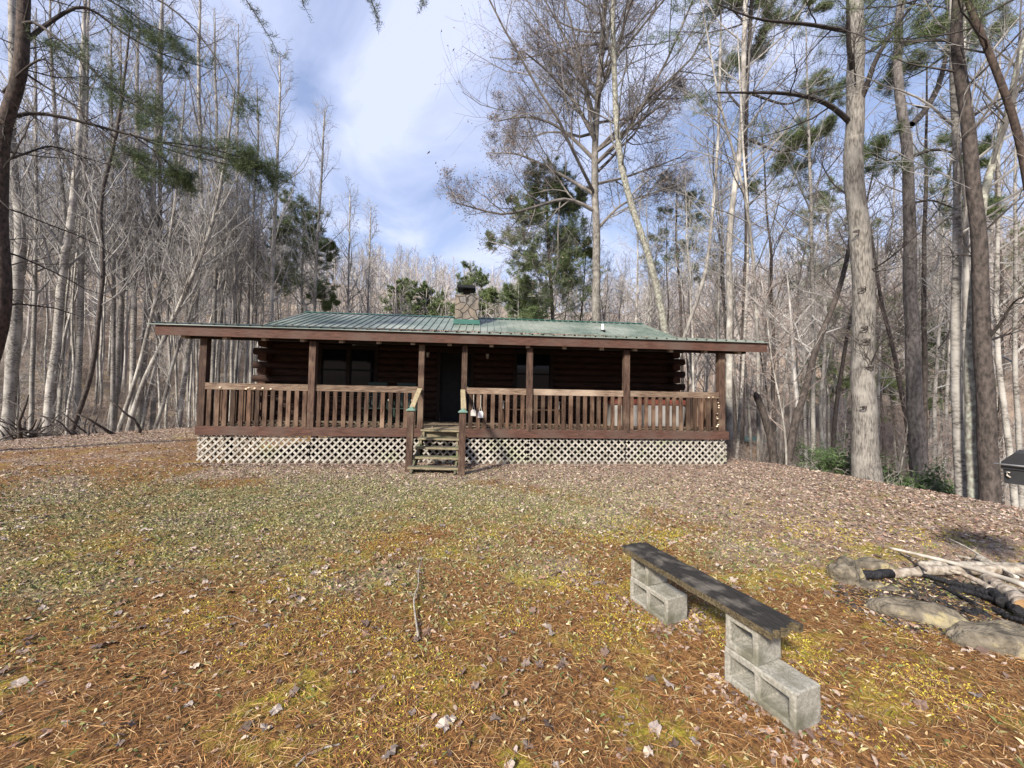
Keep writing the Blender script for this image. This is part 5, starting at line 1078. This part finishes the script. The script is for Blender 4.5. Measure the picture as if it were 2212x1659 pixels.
# ------------------------------------------------------------------ grill at right edge
ge = empty('charcoal_grill', (4.80, 2.88, th(4.80, 2.88)), 'black metal charcoal grill with angled lid, cut off by the right edge', 'grill')
GO = np.array([4.80, 2.88, th(4.80, 2.88)]); gu = np.array([.49, -.872, 0]); gv = np.array([.872, .49, 0]); G0 = np.array([4.455, 2.965, 0])
def gprism(prof_, v0, v1):
    m_ = len(prof_); Vv = [G0+gu*a+gv*v_+np.array([0, 0, z_])-GO for v_ in (v0, v1) for a, z_ in prof_]
    mb = MB().add(Vv, [(i_, (i_+1) % m_, (i_+1) % m_+m_, i_+m_) for i_ in range(m_)]); mb.add(Vv[:m_], [tuple(range(m_))[::-1]]); mb.add(Vv[m_:], [tuple(range(m_))]); return mb
gprism([(0, 1.08), (.07, 1.162), (.43, 1.162), (.50, 1.08), (.50, 1.02), (0, 1.02)], 0, .5).build('lid', M['grill'], ge)
gprism([(.010, 1.017), (.49, 1.017), (.485, .90), (.015, .90)], .012, .49).build('firebox', M['grill'], ge)
mb = MB(); mb.tube([G0+gu*(-.035)-gv*.03+np.array([0, 0, 1.062])-GO, G0+gu*.52-gv*.03+np.array([0, 0, 1.055])-GO], .007, 8); mb.build('handle', M['steel'], ge, smooth=True)
mb = MB(); mb.tube([G0+gu*a-gv*.012+np.array([0, 0, z_])-GO for a, z_ in ((.048, .995), (.032, 1.0), (.032, .972), (.050, .955))], .006, 6); mb.build('latch', M['paletip'], ge, smooth=True)
mb = MB(); c_ = G0+gu*.25+gv*.26; mb.tube([(c_[0]-GO[0], c_[1]-GO[1], -.1), (c_[0]-GO[0], c_[1]-GO[1], .898-GO[2])], .035, 12); mb.build('pedestal', M['grill'], ge, smooth=True)

# ------------------------------------------------------------------ buildings glimpsed in the right wood
def hut(name, label, u, v, d, w_, dp_, h_, wallm, roofm, yaw=0, cat='house', windows=True):
    p = dp(u, v, d); z_ = min(p[2], th(p[0], p[1])+2); e = empty(name, (p[0], p[1], z_), label, cat); e.rotation_euler = (0, 0, yaw)
    MB().box(-w_/2, w_/2, -dp_/2, dp_/2, -2.5, h_).build('wall', M[wallm], e)
    MB().add([(-w_/2-.4, -dp_/2-.5, h_-.12), (w_/2+.4, -dp_/2-.5, h_-.12), (w_/2+.4, 0, h_+dp_*.2), (-w_/2-.4, 0, h_+dp_*.2), (w_/2+.4, dp_/2+.5, h_-.12), (-w_/2-.4, dp_/2+.5, h_-.12)], [(0, 1, 2, 3), (3, 2, 4, 5)]).build('roof', M[roofm], e)
    if windows:
        for x_ in np.arange(-w_/2+1.2, w_/2-.8, 2.2): 
            f_ = MB().box(x_-.5, x_+.5, -dp_/2-.06, -dp_/2-.005, .9, 2.1).build('window', M['white'], e); MB().box(x_-.4, x_+.4, -dp_/2-.08, -dp_/2-.062, 1.0, 2.0).build('pane', M['glass'], f_)
        MB().box(-w_/2-.05, w_/2+.05, -dp_/2-.9, -dp_/2-.01, -.4, 0).build('porch_base', M['cap'], e)
hut('distant_house', 'pale blue grey house glimpsed on the slope between the thickest trunk and the forked pine', 1925, 812, 52, 8, 6, 2.6, 'siding', 'siding', -.5)
hut('distant_house', 'low pale building glimpsed left of the thickest trunk', 1760, 820, 55, 8, 5, 1.9, 'paletip', 'paletip', -.4, windows=False)
hut('small_hut', 'small orange brown hut with dark roof glimpsed between trunks right of the deck', 1620, 950, 27, .7, .8, .85, 'cutend', 'roofedge', -.2, 'hut', False)
